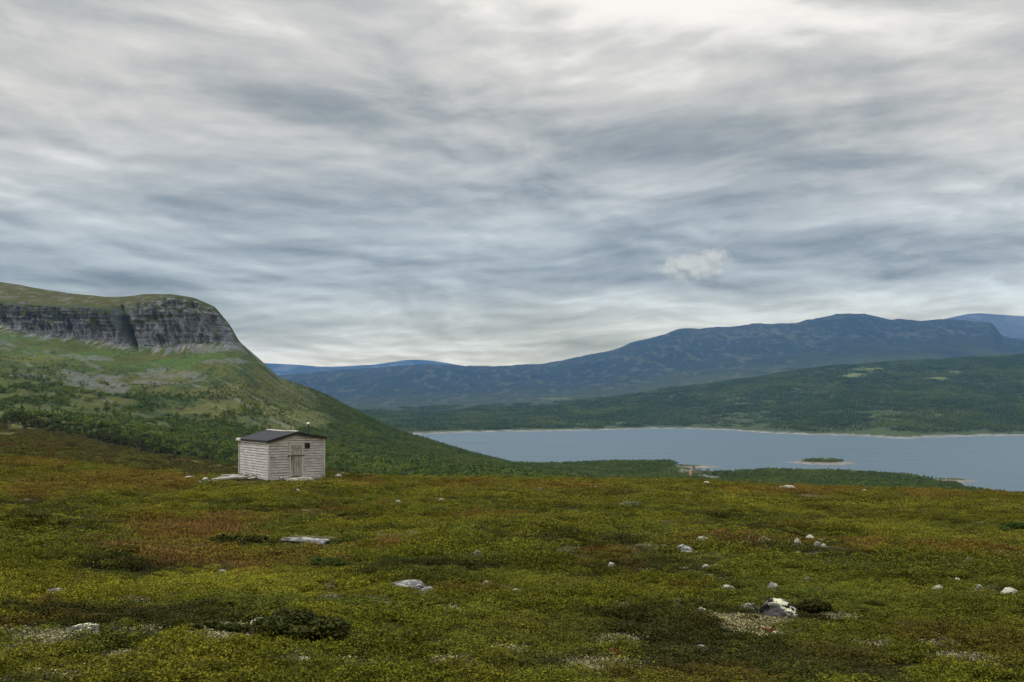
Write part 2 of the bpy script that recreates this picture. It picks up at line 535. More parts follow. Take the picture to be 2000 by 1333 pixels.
RUST = [(360, 1040, 260, 80), (330, 1085, 240, 60), (460, 1100, 180, 60), (590, 1090, 140, 40), (250, 940, 320, 50), (60, 960, 160, 40), (420, 1015, 200, 30),
        (900, 950, 160, 24), (1100, 952, 180, 20), (1340, 1062, 150, 16), (1600, 1060, 260, 16), (1440, 1068, 120, 14), (1700, 1072, 220, 16), (1900, 1078, 200, 18), (60, 905, 150, 20),
        (1550, 960, 300, 24), (1850, 965, 240, 26), (700, 945, 120, 16), (1320, 1150, 120, 24), (1000, 1230, 260, 30), (300, 1300, 300, 40), (1650, 1290, 300, 40),
        (900, 1010, 220, 16), (1200, 1075, 220, 14), (820, 1070, 140, 14), (1380, 1215, 120, 24), (620, 1000, 160, 14), (950, 1320, 240, 26), (130, 1190, 130, 14)]
LICH = [(80, 1250, 140, 28), (270, 1233, 100, 22), (430, 1240, 170, 34), (235, 1287, 90, 24), (26, 1274, 50, 12), (255, 1173, 56, 10), (562, 1178, 44, 9), (620, 1168, 56, 9), (665, 1168, 30, 10),
        (595, 1283, 60, 18), (1480, 1216, 190, 28), (1636, 1206, 60, 12), (1790, 1222, 110, 16), (1825, 1259, 120, 18), (1700, 1256, 60, 12), (1482, 963, 70, 7), (1559, 970, 120, 9), (1706, 973, 60, 7),
        (1860, 968, 70, 7), (738, 1171, 54, 7), (872, 1193, 36, 6), (1500, 1072, 90, 6), (1600, 1080, 50, 7), (1400, 1062, 60, 6), (590, 1050, 110, 10), (1000, 1215, 60, 8), (1960, 1300, 80, 16),
        (80, 1325, 120, 14), (320, 1110, 40, 8), (430, 1112, 40, 9), (31, 941, 24, 8), (700, 1300, 120, 20), (900, 1298, 140, 14), (505, 1290, 50, 10)]
GRASSY = [(370, 1040, 230, 50), (330, 1088, 200, 46), (470, 1100, 170, 44), (590, 1092, 130, 30), (420, 1018, 150, 20), (250, 1085, 100, 30)]
OPEN = []   # spots kept clear of plants: (X, Y, r)


def tint_at(X, Y, Z):
    """albedo of the plants growing at a place, and how much lichen grows there"""
    Ys = np.maximum(Y, 2)
    px = 1000 + F * X / Ys; py = HOR - F * Z / Ys
    nz = fbm(X / (0.04 * Ys + .3), Y / (0.12 * Ys + .3), 3)
    rust = ellipse_mask(px, py, RUST, nz) * 0.85 * (1 - 0.75 * sst(py, 1120, 1180))
    n_a = fbm(X / 7 + 40, Y / 9, 3); n_b = fbm(X / 2.2, Y / 2.6 + 70, 3); n_c = fbm(X / 22 + 9, Y / 30 + 4, 2)
    green = np.array([0.084, 0.096, 0.0080]); bright = np.array([0.132, 0.138, 0.0110]); dark = np.array([0.026, 0.031, 0.006]); red = np.array([0.130, 0.074, 0.018]); deep = np.array([0.050, 0.070, 0.009])
    c = green[None] + 0 * X[:, None]
    def mx(c, d, f): return c + (d[None] - c) * np.clip(f, 0, 1)[:, None]
    c = mx(c, bright, 0.85 * sst(n_a + n_c * .5, -0.10, 0.5))
    c = mx(c, deep, 0.75 * sst(-n_b + n_c * .4, 0.05, 0.5))
    c = mx(c, dark, 0.85 * sst(fbm(X / 3.5 + 11, Y / 1.9 + 31, 3), 0.18, 0.48))
    c = mx(c, bright * 0.85 + red * 0.12, 0.35 * sst(Y, 15, 45))
    c = mx(c, red * 0.6, 0.5 * sst(fbm(X / 2.7 + 91, Y / 1.7 + 3, 3), 0.45, 0.7))
    c = mx(c, red, rust * 0.6)
    c = c * (np.array([1.27, 1.15, 0.88])[None] * (0.80 + 0.20 * sst(fbm(X / 5 + 2, Y / 3 + 8, 3), -0.4, 0.3))[:, None])
    lich = ellipse_mask(px, py, LICH, nz * 1.1)
    lich = np.maximum(lich, 0.6 * sst(fbm(X / 1.5 + 5, Y / 0.9 + 55, 3), 0.58, 0.7))
    return c, lich, rust


# mesh
cols_u = np.concatenate([np.linspace(-1400, -80, 70), np.linspace(-70, 2070, 760), np.linspace(2080, 3400, 70)])
rows_Y = np.concatenate([np.linspace(-14, 2.6, 24), np.geomspace(2.8, 140, 560)])
U, YY = np.meshgrid(cols_u, rows_Y)
XX = (U - 1000) / F * (np.maximum(YY, 0) + 6.0)
ZZ = h_near(XX, YY)


def quads(nr, nc):
    i = np.arange(nr - 1)[:, None] * nc + np.arange(nc - 1)[None]
    i = i.ravel()
    return np.stack([i, i + 1, i + nc + 1, i + nc], 1)


tc_, lich_, rust_ = tint_at(XX.ravel(), YY.ravel(), ZZ.ravel())
soil = np.array([0.030, 0.022, 0.010]); lc = np.array([0.085, 0.068, 0.038])
gc = tc_ * 0.40 + soil[None] * 0.3
gc = gc * (1 - lich_[:, None]) + lc[None] * lich_[:, None]
fine = np.clip(0.8 + 0.9 * fbm(XX.ravel() / 0.25, YY.ravel() / 0.25, 2), 0.3, 1.7)
gc = gc * fine[:, None]
gcol = np.concatenate([gc, np.ones((len(gc), 1))], 1)
me = npmesh('heath', np.stack([XX.ravel(), YY.ravel(), ZZ.ravel()], 1), quads(*XX.shape), M['heath'], {'col': gcol}, True)
tag(link('ground', me), kind='structure')

# ------------------------------------------------------------------ valley floor, moor and the cliffed fell: one sheet between feature curves


def curve(nodes, px, k=14):
    a = np.array(nodes, float)
    ys = np.interp(px, a[:, 0], a[:, 1]); zs = np.interp(px, a[:, 0], a[:, 2])
    # even smoothing along pixel bearing
    g = np.arange(px[0], px[-1] + 1, 2.0)
    yg = gsmooth(np.interp(g, a[:, 0], a[:, 1]), k); zg = gsmooth(np.interp(g, a[:, 0], a[:, 2]), k)
    return np.interp(px, g, yg), np.interp(px, g, zg)


def sheet(curves, px, counts, warp=None):
    """curves: list of (depth(px), row(px)); returns X, Y, Z grids"""
    K = [(d, (HOR - r) / F * d) for d, r in curves]
    D = np.array([k[0] for k in K]); Z = np.array([k[1] for k in K])
    outY, outZ, seg = [], [], []
    for i in range(len(K) - 1):
        t = np.linspace(0, 1, counts[i], endpoint=(i == len(K) - 2))[:, None]
        y = D[i] + (D[i + 1] - D[i]) * t
        m0 = (Z[i + 1] - Z[i - 1]) / (D[i + 1] - D[i - 1]) if i > 0 else (Z[1] - Z[0]) / (D[1] - D[0])
        m1 = (Z[i + 2] - Z[i]) / (D[i + 2] - D[i]) if i + 2 < len(K) else (Z[i + 1] - Z[i]) / (D[i + 1] - D[i])
        s_ = (Z[i + 1] - Z[i]) / (D[i + 1] - D[i])
        def lim(m): return np.where(m * s_ <= 0, 0, np.sign(m) * np.minimum(np.abs(m), 3 * np.abs(s_)))
        m0, m1 = lim(m0), lim(m1)
        h = D[i + 1] - D[i]
        z = (2 * t**3 - 3 * t**2 + 1) * Z[i] + (t**3 - 2 * t**2 + t) * h * m0 + (-2 * t**3 + 3 * t**2) * Z[i + 1] + (t**3 - t**2) * h * m1
        outY.append(y + 0 * z); outZ.append(z); seg.append(np.full(z.shape, i) + t)
    Y = np.concatenate(outY); Zg = np.concatenate(outZ); S = np.concatenate(seg)
    X = (px[None] - 1000) / F * Y
    return X, Y, Zg, S


PXB = np.concatenate([np.linspace(-900, -45, 90), np.linspace(-40, 1110, 900), np.linspace(1113, 2050, 330), np.linspace(2060, 3000, 60)])
kB = [
    [(-900, 100, 930), (0, 100, 920), (300, 100, 945), (470, 100, 960), (3000, 100, 990)],
    [(-900, 200, 860), (0, 200, 880), (150, 200, 892), (300, 200, 916), (400, 200, 930), (470, 200, 938), (640, 200, 950), (3000, 200, 985)],
    [(-900, 430, 800), (0, 430, 836), (80, 430, 843), (150, 430, 852), (230, 430, 866), (300, 430, 880), (400, 430, 898), (470, 430, 909), (540, 430, 918), (640, 430, 932), (1000, 430, 948), (1500, 430, 980), (3000, 430, 1000)],
    [(-900, 850, 730), (0, 850, 768), (150, 850, 786), (300, 850, 812), (400, 850, 830), (470, 850, 843), (540, 850, 856), (600, 850, 868), (640, 850, 877), (700, 850, 888), (835, 850, 903), (1000, 850, 918), (1090, 850, 932), (1200, 850, 947),
     (1400, 850, 950), (1860, 820, 958), (2000, 740, 975), (2300, 640, 1010), (3000, 600, 1030)],
    [(-900, 1250, 600), (0, 1250, 638), (60, 1252, 652), (150, 1255, 663), (250, 1262, 674), (300, 1262, 676), (340, 1258, 678), (400, 1262, 668), (440, 1268, 668), (475, 1275, 684), (510, 1270, 716), (545, 1250, 752), (600, 1220, 783), (640, 1200, 803),
     (700, 1180, 834), (760, 1160, 858), (835, 1140, 880), (900, 1130, 893), (1000, 1100, 915), (1090, 1100, 924), (1200, 1150, 923.5), (1325, 1130, 926), (1400, 1050, 937), (1650, 1030, 935), (1860, 920, 952), (2000, 800, 970), (2300, 680, 1005), (3000, 640, 1020)],
    [(-900, 1275, 560), (0, 1275, 594), (100, 1277, 598), (200, 1282, 607), (235, 1300, 606), (260, 1292, 600), (300, 1284, 590), (340, 1282, 583), (380, 1284, 588), (420, 1290, 604), (450, 1298, 637), (468, 1305, 668), (500, 1330, 697), (530, 1370, 724), (545, 1400, 737), (600, 1400, 757),
     (640, 1400, 775), (700, 1390, 808), (760, 1380, 838), (835, 1350, 861), (900, 1320, 881), (1000, 1270, 907), (1090, 1290, 907), (1200, 1345, 902.5), (1315, 1350, 903), (1335, 1240, 914), (1400, 1140, 922), (1500, 1165, 919), (1650, 1140, 922), (1780, 1080, 930), (1860, 1000, 942), (1885, 900, 958), (2000, 850, 970), (2300, 720, 1003), (3000, 680, 1018)],
    [(-900, 1560, 520), (0, 1520, 555), (100, 1510, 572), (200, 1480, 585), (240, 1450, 584), (300, 1380, 580), (340, 1320, 577), (380, 1318, 583), (420, 1318, 600), (450, 1320, 636), (468, 1330, 668), (500, 1360, 696), (530, 1400, 722), (545, 1440, 737), (600, 1440, 757),
     (640, 1430, 776), (700, 1420, 808), (760, 1410, 839), (835, 1380, 863), (900, 1350, 884), (1000, 1300, 910), (1090, 1320, 909), (1200, 1375, 904), (1315, 1372, 905), (1335, 1262, 915), (1400, 1165, 925), (1500, 1190, 922), (1650, 1160, 925), (1780, 1100, 932), (1860, 1020, 944), (1885, 915, 962), (2000, 865, 972), (2300, 740, 1004), (3000, 700, 1017)],
]
smk = [14, 14, 14, 14, 7, 5, 4]
cB = [curve(n, PXB, k) for n, k in zip(kB, smk)]
d6, r6 = cB[-1]
z6 = (HOR - r6) / F * d6
def from_z(d, z): return d, HOR - z / d * F
cB.append(from_z(d6 + 250, np.minimum(z6 - 25, z6 * 0.5 + LAKE * 0.5 - 12)))
cB.append(from_z(d6 + 650, np.full_like(d6, LAKE - 12)))
X, Y, Z, S = sheet(cB, PXB, [16, 60, 130, 170, 84, 60, 20, 8])
px_, py_ = 1000 + F * X / Y, HOR - F * Z / Y
# relief
hill = 1 - sst(px_, 900, 1250)
depthw = sst(Y, 150, 500)
Z = Z + hill * depthw * (3.0 * fbm(X / 110, Y / 150, 4) + 1.1 * fbm(X / 22 + 5, Y / 35, 3)) * (0.35 + 0.65 * sst(np.abs(S - 5.5), 0.3, 1.0))
Z = Z + (1 - depthw) * 0.6 * fbm(X / 9, Y / 14, 3)
Z = Z + (1 - hill) * sst(Y, 300, 700) * 1.2 * fbm(X / 60, Y / 60, 3) * (1 - sst(S, 5.0, 6.0))
cl = sst(S, 3.85, 4.05) * (1 - sst(S, 5.0, 5.25)) * (1 - sst(px_, 470, 530)) # the cliff band
butt = fbm((X + 0.35 * Z) / 17.0, Z / 60.0, 4, 0.6, ridged=True)
strata = fbm(X / 160.0, Z / 4.2, 3, 0.6)
gul = np.exp(-((px_ - (232 + (py_ - 600) * 0.35)) / 9.0) ** 2)
Y2 = Y - cl * (7.0 * butt - 2.0) - cl * 0.9 * strata + cl * gul * 30
X = X * 1.0
Y = Y2
px_, py_ = 1000 + F * X / Y, HOR - F * Z / Y

# colour of the ground itself
fx, fy, fz, fs = px_.ravel(), py_.ravel(), Z.ravel(), S.ravel()
Xr, Yr = X.ravel(), Y.ravel()


def mxc(c, d, f): return c + (np.array(d)[None] - c) * np.clip(f, 0, 1)[:, None]


n1 = fbm(Xr / 60, Yr / 90, 4, 0.55); n2 = fbm(Xr / 14 + 7, Yr / 26, 4, 0.6); n3 = fbm(Xr / 200 + 3, Yr / 260, 3)
dn = fbm((Xr * 0.6 + Yr * 0.25 + fz) / 16, (Yr + Xr * .5) / 120, 4, 0.6)      # streaks running downhill
c = np.tile(np.array([[0.062, 0.076, 0.018]]), (len(fx), 1))
c = mxc(c, (0.080, 0.082, 0.022), sst(n3, -0.1, 0.4))
c = mxc(c, (0.046, 0.068, 0.016), 0.8 * sst(n1, 0.0, 0.45))
c = mxc(c, (0.028, 0.042, 0.013), 0.75 * sst(n2 + 0.5 * n1, 0.1, 0.5))
moor = sst(fs, 0.2, 1.0) * (1 - sst(fs, 1.85, 2.1))
mfar = sst(fs, 0.9, 1.5)
c = mxc(c, (0.100, 0.075, 0.018), moor * 0.95)
c = mxc(c, (0.098, 0.100, 0.026), moor * (1 - mfar * 0.7) * sst(fbm(Xr / 40, Yr / 30, 4), -0.3, 0.3) * 0.7)
c = mxc(c, (0.055, 0.036, 0.012), moor * sst(fbm(Xr / 26, Yr / 34, 5, 0.65), -0.1, 0.6) * 0.6)
c = mxc(c, (0.15, 0.145, 0.075), moor * sst(fbm(Xr / 24, Yr / 7 + 9, 5, 0.6), 0.48, 0.7) * 0.4)
gl = (1 - sst(fx, 420, 520)) * sst(fs, 1.85, 2.0) * (1 - sst(fs, 2.5, 3.0))      # grassy glades among the birches
c = mxc(c, (0.115, 0.125, 0.036), gl * sst(fbm(Xr / 30 + 2, Yr / 20, 4, 0.6), -0.2, 0.3) * 0.8)
# bright green just below the cliffs
gband = np.exp(-((fs - 3.82) / 0.16) ** 2) * (1 - sst(fx, 430, 500)) * sst(n1, -0.5, 0.2)
c = mxc(c, (0.062, 0.105, 0.022), gband * 0.85)
yb = ellipse_mask(fx, fy, [(560, 820, 170, 60), (430, 800, 140, 24), (700, 892, 150, 22), (330, 728, 120, 14), (60, 700, 160, 18), (180, 815, 120, 12), (640, 770, 30, 14)], n1)
c = mxc(c, (0.105, 0.108, 0.030), yb * 0.55)
# scree
SCREE = [(14, 668, 46, 26), (118, 690, 60, 14), (128, 738, 60, 24), (175, 752, 70, 18), (230, 755, 60, 26), (200, 738, 90, 20), (310, 725, 60, 24), (355, 735, 90, 20), (380, 683, 100, 14), (440, 682, 70, 9), (430, 706, 90, 9),
         (185, 700, 60, 10), (300, 748, 80, 10), (90, 735, 110, 8)]
sn = fbm(Xr / 18, Yr / 30, 4, 0.6)
scree = ellipse_mask(fx, fy - (fx * 0), SCREE, (sn + 0.9 * dn) * 1.5)
scree = np.maximum(scree, 0.8 * sst(dn + 0.3 * n1, 0.55, 0.75) * sst(fs, 2.6, 3.1) * (1 - sst(fs, 3.7, 3.95)) * (1 - sst(fx, 480, 560)))
c = mxc(c, (0.15, 0.147, 0.147), 0.8 * scree * (0.35 + 0.55 * sst(fbm(Xr / 5, Yr / 9, 3, 0.7), -0.3, 0.3)))
# pale streaks in the woods of the spur
c = mxc(c, (0.16, 0.17, 0.10), 0.55 * sst(dn, 0.36, 0.6) * sst(fx, 300, 480) * sst(fs, 2.2, 3.0) * (1 - scree))
# cliff
rk = sst(fs + 0.10 * fbm((Xr + 0.5 * fz) / 7, fz / 30, 3, 0.6), 3.93, 4.04) * (1 - sst(fs + 0.10 * n2, 4.97, 5.12)) * (1 - sst(fx + 10 * n2, 466, 486))
ledge = np.exp(-((fs - 4.62 - 0.0006 * (fx - 340)) / 0.035) ** 2) * sst(fx, 225, 260) * (1 - sst(fx, 330, 400))
lowband = 1 - sst(fs + 0.25 * butt.ravel(), 4.12, 4.42)
vstreak = fbm((Xr + 0.4 * fz) / 3.4, fz / 22, 4, 0.65)
strat = fbm(Xr / 26, fz / 3.2, 4, 0.65)
rc = np.tile(np.array([[0.125, 0.132, 0.145]]), (len(fx), 1))
rc = mxc(rc, (0.045, 0.048, 0.052), sst(vstreak * 0.8 + 0.6 * strat, -0.15, 0.4) * (0.9 - 0.35 * sst(fx, 230, 270)))
rc = mxc(rc, (0.040, 0.042, 0.046), sst(fs + 0.25 * vstreak, 4.2, 4.5) * (1 - sst(fx, 215, 250)) * 0.9)
layer = fbm(Xr / 120, fz / 2.6 + 0.2 * vstreak, 3, 0.6)
rc = mxc(rc, (0.06, 0.06, 0.065), sst(layer, 0.1, 0.35) * sst(fx, 220, 280) * 0.5)
rc = mxc(rc, (0.30, 0.295, 0.27), lowband * sst(vstreak, -0.35, 0.25) * 0.8)
topr = sst(fx, 260, 300) * sst(fs, 4.66, 4.72)
rc = mxc(rc, (0.24, 0.235, 0.22), topr * sst(strat + vstreak * .5, -0.1, 0.5) * 0.8)
rc = mxc(rc, (0.23, 0.22, 0.21), sst(strat, 0.15, 0.55) * 0.5)
rc = mxc(rc, (0.055, 0.065, 0.020), 0.8 * sst(fbm(Xr / 12 + 3, fz / 5 + 1, 3) + 0.5 * sst(fs, 4.4, 5.0), 0.28, 0.6))
rc = mxc(rc, (0.060, 0.065, 0.020), np.clip(ledge, 0, 1) * 0.9)
rc = mxc(rc, (0.075, 0.085, 0.028), np.clip(gul.ravel(), 0, 1) * (1 - sst(fs, 4.3, 4.9)) * 0.9)
c = c + (rc - c) * rk[:, None]
plate = sst(fs, 5.0, 5.2)
c = mxc(c, (0.066, 0.062, 0.020), plate * (1 - sst(fx, 300, 380)) * 0.75)
c = mxc(c, (0.17, 0.16, 0.14), plate * sst(n2, 0.25, 0.5) * (1 - sst(fx, 300, 400)) * 0.5)
# forest floor dark
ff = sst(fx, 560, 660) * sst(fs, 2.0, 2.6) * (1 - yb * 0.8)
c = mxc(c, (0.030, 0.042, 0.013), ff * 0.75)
# lake margin
c = mxc(c, (0.20, 0.185, 0.155), (1 - sst(fz, LAKE + 0.4, LAKE + 1.6)) * 0.9)
colB = np.concatenate([np.clip(c, 0.003, 0.7), np.ones((len(c), 1))], 1)
VB = np.stack([Xr, Yr, fz], 1)
tag(link('fell_and_valley', npmesh('fell_and_valley', VB, quads(*X.shape), M['valley'], {'col': colB}, True)), kind='structure')
GB = (X, Y, Z, px_, py_, S)

# ------------------------------------------------------------------ beyond the lake
PXC = np.concatenate([np.linspace(-400, 480, 60), np.linspace(490, 2060, 1050), np.linspace(2070, 3000, 60)])
shore_row = [(-400, 0, 862), (600, 0, 853), (835, 0, 848), (900, 0, 845.5), (1000, 0, 843.5), (1080, 0, 842.5), (1150, 0, 841), (1220, 0, 839.5), (1280, 0, 837.5), (1350, 0, 838), (1410, 0, 840), (1460, 0, 843.5), (1500, 0, 846.5), (1560, 0, 849),
             (1640, 0, 851), (1700, 0, 853), (1745, 0, 857), (1775, 0, 857.5), (1800, 0, 855), (1860, 0, 853.5), (1920, 0, 852), (2000, 0, 851.5), (3000, 0, 850)]
_, sr = curve(shore_row, PXC, 4)
sr = sr + 0.5 * fbm(PXC / 25, PXC * 0 + 3, 3)
sd = 80 * F / (sr - HOR)
crest = [(-400, 4600, 812), (600, 4600, 806), (835, 4700, 800), (1000, 4800, 792), (1150, 4900, 782), (1300, 4900, 766), (1400, 4900, 754), (1480, 4900, 742), (1560, 5000, 728), (1640, 5000, 718), (1720, 5100, 711), (1800, 5100, 707), (1900, 5100, 702), (2000, 5100, 698), (3000, 5100, 690)]
d1, r1 = curve(crest, PXC, 24)
ridge = [(-400, 10500, 745), (540, 10500, 736), (600, 10500, 730), (640, 10500, 727), (700, 10500, 722), (760, 10500, 718), (830, 10500, 714), (900, 10500, 717), (960, 10500, 718.5), (1060, 10500, 713.5), (1110, 10500, 703), (1180, 10500, 690), (1210, 10500, 682), (1240, 10500, 668), (1270, 10500, 662), (1300, 10500, 655), (1320, 10500, 647), (1340, 10500, 643),
         (1370, 10500, 645), (1400, 10500, 641), (1440, 10500, 640), (1470, 10500, 634), (1500, 10500, 636), (1560, 10500, 633), (1575, 10500, 628), (1610, 10500, 622), (1630, 10500, 617), (1650, 10500, 615.5), (1690, 10500, 616), (1715, 10500, 622), (1740, 10500, 628), (1770, 10500, 627), (1800, 10500, 630), (1835, 10500, 627), (1870, 10500, 628), (1900, 10500, 632),
         (1936, 10500, 634), (1946, 10500, 645), (1956, 10500, 660), (1975, 10500, 665), (2060, 10500, 668), (3000, 10500, 690)]
d4, r4 = curve(ridge, PXC, 2)
midr = r4 * 0.5 + (r1 + 4) * 0.5
cC = [from_z(sd - 60, np.full_like(sd, LAKE - 3)), from_z(sd, np.full_like(sd, LAKE)), from_z(sd + 70, np.full_like(sd, LAKE + 3.4)),
      (sd * 0.5 + d1 * 0.5, None), (d1, r1), (d1 + 1500, r1 + np.interp(PXC, [1380, 1600], [-13, 3])), (d1 * 0 + 8300, midr), (d4, r4), from_z(d4 + 1500, (HOR - r4) / F * d4 - 120), from_z(d4 + 3500, np.full_like(d4, -60.0))]
cC[3] = (cC[3][0], (sr - 6) * 0.44 + r1 * 0.56)
X, Y, Z, S = sheet(cC, PXC, [3, 12, 70, 90, 36, 70, 110, 16, 6])
rel = sst(S, 2.2, 4.0)
rel2 = sst(S, 4.5, 6.0)
Z = Z + rel * (1 - rel2) * 10 * fbm(X / 420, Y / 600, 4, 0.5) + rel2 * 30 * fbm(X / 900 + 2, Y / 1300, 5, 0.55, ridged=True) * (0.25 + 0.75 * (1 - np.exp(-((S - 7) / 0.35) ** 2)))
Z = Z + rel2 * 6 * fbm(X / 120 + 2, Y / 220, 4, 0.6)
px_, py_ = 1000 + F * X / Y, HOR - F * Z / Y
fx, fy, fz, fs = px_.ravel(), py_.ravel(), Z.ravel(), S.ravel(); Xr, Yr = X.ravel(), Y.ravel()
n1 = fbm(Xr / 300, Yr / 900, 4, 0.55); n2 = fbm(Xr / 90 + 7, Yr / 300, 4, 0.6); n3 = fbm(Xr / 900 + 3, Yr / 1800, 3)
c = np.tile(np.array([[0.050, 0.066, 0.022]]), (len(fx), 1))
c = mxc(c, (0.052, 0.070, 0.022), 0.7 * sst(n1, -0.1, 0.5))
c = mxc(c, (0.036, 0.048, 0.024), (1 - sst(fx, 1150, 1500)) * sst(fs, 3.0, 4.0))
hi = sst(fs + 0.35 * n1, 4.4, 5.9)
c = mxc(c, (0.022, 0.032, 0.028), hi)
c = mxc(c, (0.042, 0.048, 0.044), hi * sst(fs, 5.5, 7.0) * sst(n3, -0.4, 0.4) * 0.4)
c = mxc(c, (0.16, 0.155, 0.14), hi * sst(fbm(Xr / 45, Yr / 200, 5, 0.65) + 0.5 * n1, 0.2, 0.7) * sst(fx, 1150, 1450) * sst(fs, 5.4, 6.3) * 0.30)
c = mxc(c, (0.09, 0.095, 0.05), sst(n2 + 0.3 * n1, 0.32, 0.55) * (1 - sst(fx, 1500, 1700)) * sst(fs, 3.8, 4.6) * 0.5)
mead = ellipse_mask(fx, fy, [(1660, 735, 60, 10), (1700, 722, 60, 5), (1820, 741, 70, 7), (1870, 727, 30, 4), (1830, 811, 36, 4), (1870, 801, 40, 5), (1640, 812, 50, 4), (1755, 821, 30, 4), (1080, 779, 60, 3), (1250, 776, 40, 3), (980, 826, 24, 2)], n2 * 1.3)
c = mxc(c, (0.13, 0.155, 0.045), mead * 0.75)
shn = fbm(Xr / 60, Yr / 40 + 3, 4, 0.65)
shb = (1 - sst(fz + 2.4 * shn, LAKE + 2.0, LAKE + 3.6))
c = mxc(c, (0.27, 0.255, 0.235), shb * (0.75 + 0.6 * shn))
colC = np.concatenate([np.clip(c, 0.003, 0.7), np.ones((len(c), 1))], 1)
tag(link('far_fell', npmesh('far_fell', np.stack([Xr, Yr, fz], 1), quads(*X.shape), M['mountain'], {'col': colC}, True)), kind='structure')
GC = (X, Y, Z, px_, py_, S, mead.reshape(X.shape))


def far_hill(name, nodes, depth, base_row, colr, amp):
    a = np.array(nodes, float); px = np.linspace(a[0, 0], a[-1, 0], 420)
    top = np.interp(px, a[:, 0], a[:, 1]); top = gsmooth(top, 5)
    cs = [(px * 0 + depth * 0.86, np.maximum(top + 30, base_row) + 0 * px), (px * 0 + depth * 0.92, top * 0.5 + 0.5 * base_row), (px * 0 + depth, top), from_z(px * 0 + depth * 1.08, (HOR - top) / F * depth - 200)]
    X, Y, Z, S = sheet(cs, px, [30, 60, 20])
    Z = Z + amp * fbm(X / 1100, Y / 1600, 4, 0.5) * (1 - np.exp(-((S - 2) / 0.4) ** 2))
    n = fbm(X.ravel() / 500, Y.ravel() / 900, 4, 0.6)
    c = np.tile(np.array([colr]), (X.size, 1)); c = mxc(c, (0.14, 0.14, 0.14), 0.6 * sst(n, 0.0, 0.5))
    col = np.concatenate([c, np.ones((len(c), 1))], 1)
    tag(link(name, npmesh(name, np.stack([X.ravel(), Y.ravel(), Z.ravel()], 1), quads(*X.shape), M['mountain'], {'col': col}, True)), kind='structure')


far_hill('distant_hill', [(300, 712), (500, 709), (530, 710.5), (580, 713), (620, 716.5), (650, 717), (690, 715), (730, 713), (765, 708), (790, 704), (815, 703), (845, 705), (875, 710), (910, 716), (960, 722), (1040, 732)], 19500, 742, (0.035, 0.04, 0.035), 18)
far_hill('distant_fell', [(1700, 660), (1780, 640), (1830, 627), (1860, 620), (1890, 613.5), (1915, 612), (1950, 615), (2000, 618), (2060, 621), (2300, 640), (2700, 700)], 15500, 700, (0.075, 0.085, 0.085), 26)

# ------------------------------------------------------------------ lake
m = new_mat('lake_water'); M['water'] = m
p = pos()
w1 = noise(vscale(p, (0.06, 0.25, 1)), 1.0, 5, 0.65)
w2 = noise(vscale(p, (0.0035, 0.020, 1)), 1.0, 4, 0.6)
pb = finish(mix(smooth(w2, 0.3, 0.7), (0.040, 0.086, 0.115), (0.046, 0.094, 0.122)), 0.30, 0.5, bump=w1, bdist=0.5, bstr=0.35)
pb.inputs['IOR'].default_value = 1.333
put(pb.inputs['Roughness'], 0.33 + 0.05 * smooth(w2, 0.35, 0.65))
gx = np.linspace(-4200, 7000, 40); gy = np.linspace(500, 5200, 30)
gX, gY = np.meshgrid(gx, gy)
tag(link('lake', npmesh('lake', np.stack([gX.ravel(), gY.ravel(), gX.ravel() * 0 + LAKE], 1), quads(*gX.shape), M['water'])), kind='structure')


def islet(name, px, row, w_px, ry, hgt, skew=0.0, seed=1):
    Yc = 80 * F / (row - HOR); Xc = (px - 1000) / F * Yc; rx = w_px / 2 / F * Yc
    nr, na = 26, 120
    r = np.linspace(0, 1.25, nr)[:, None]; a = np.linspace(0, 2 * np.pi, na)[None]
    edge = 1 + 0.22 * fbm(np.cos(a) * 1.3 + seed, np.sin(a) * 1.3, 3)
    x = Xc + rx * r * np.cos(a) * edge; y = Yc + ry * r * np.sin(a) * edge + skew * (x - Xc)
    z = LAKE + hgt * (1 - sst(r, 0.25, 1.0)) * 0.75 + hgt * 0.25 - 2.2 * sst(r, 0.92, 1.25) - hgt * .25 * sst(r, 0.8, 1) + 0.3 * fbm(x / 6, y / 6, 3)
    c = np.tile(np.array([[0.23, 0.215, 0.19]]), (x.size, 1)); n = fbm(x.ravel() / 7, y.ravel() / 7, 3)
    c = mxc(c, (0.15, 0.12, 0.10), sst(n, -0.1, 0.4)); c = mxc(c, (0.05, 0.06, 0.02), (1 - sst((r + 0 * a).ravel() + 0.1 * n, 0.45, 0.62)) * 0.9)
    col = np.concatenate([c, np.ones((len(c), 1))], 1)
    tag(link(name, npmesh(name, np.stack([x.ravel(), y.ravel(), z.ravel()], 1), quads(nr, na), M['shore'], {'col': col}, True)), kind='structure')
    return Xc, Yc, rx


ISL = islet('island', 1606, 904.5, 130, 46, 2.6, 0.0, 4)
islet('shore_spit', 1328, 912.0, 150, 34, 2.2, 0.0, 8)
islet('shore_spit', 1862, 939.0, 74, 26, 2.0, 0.0, 12)


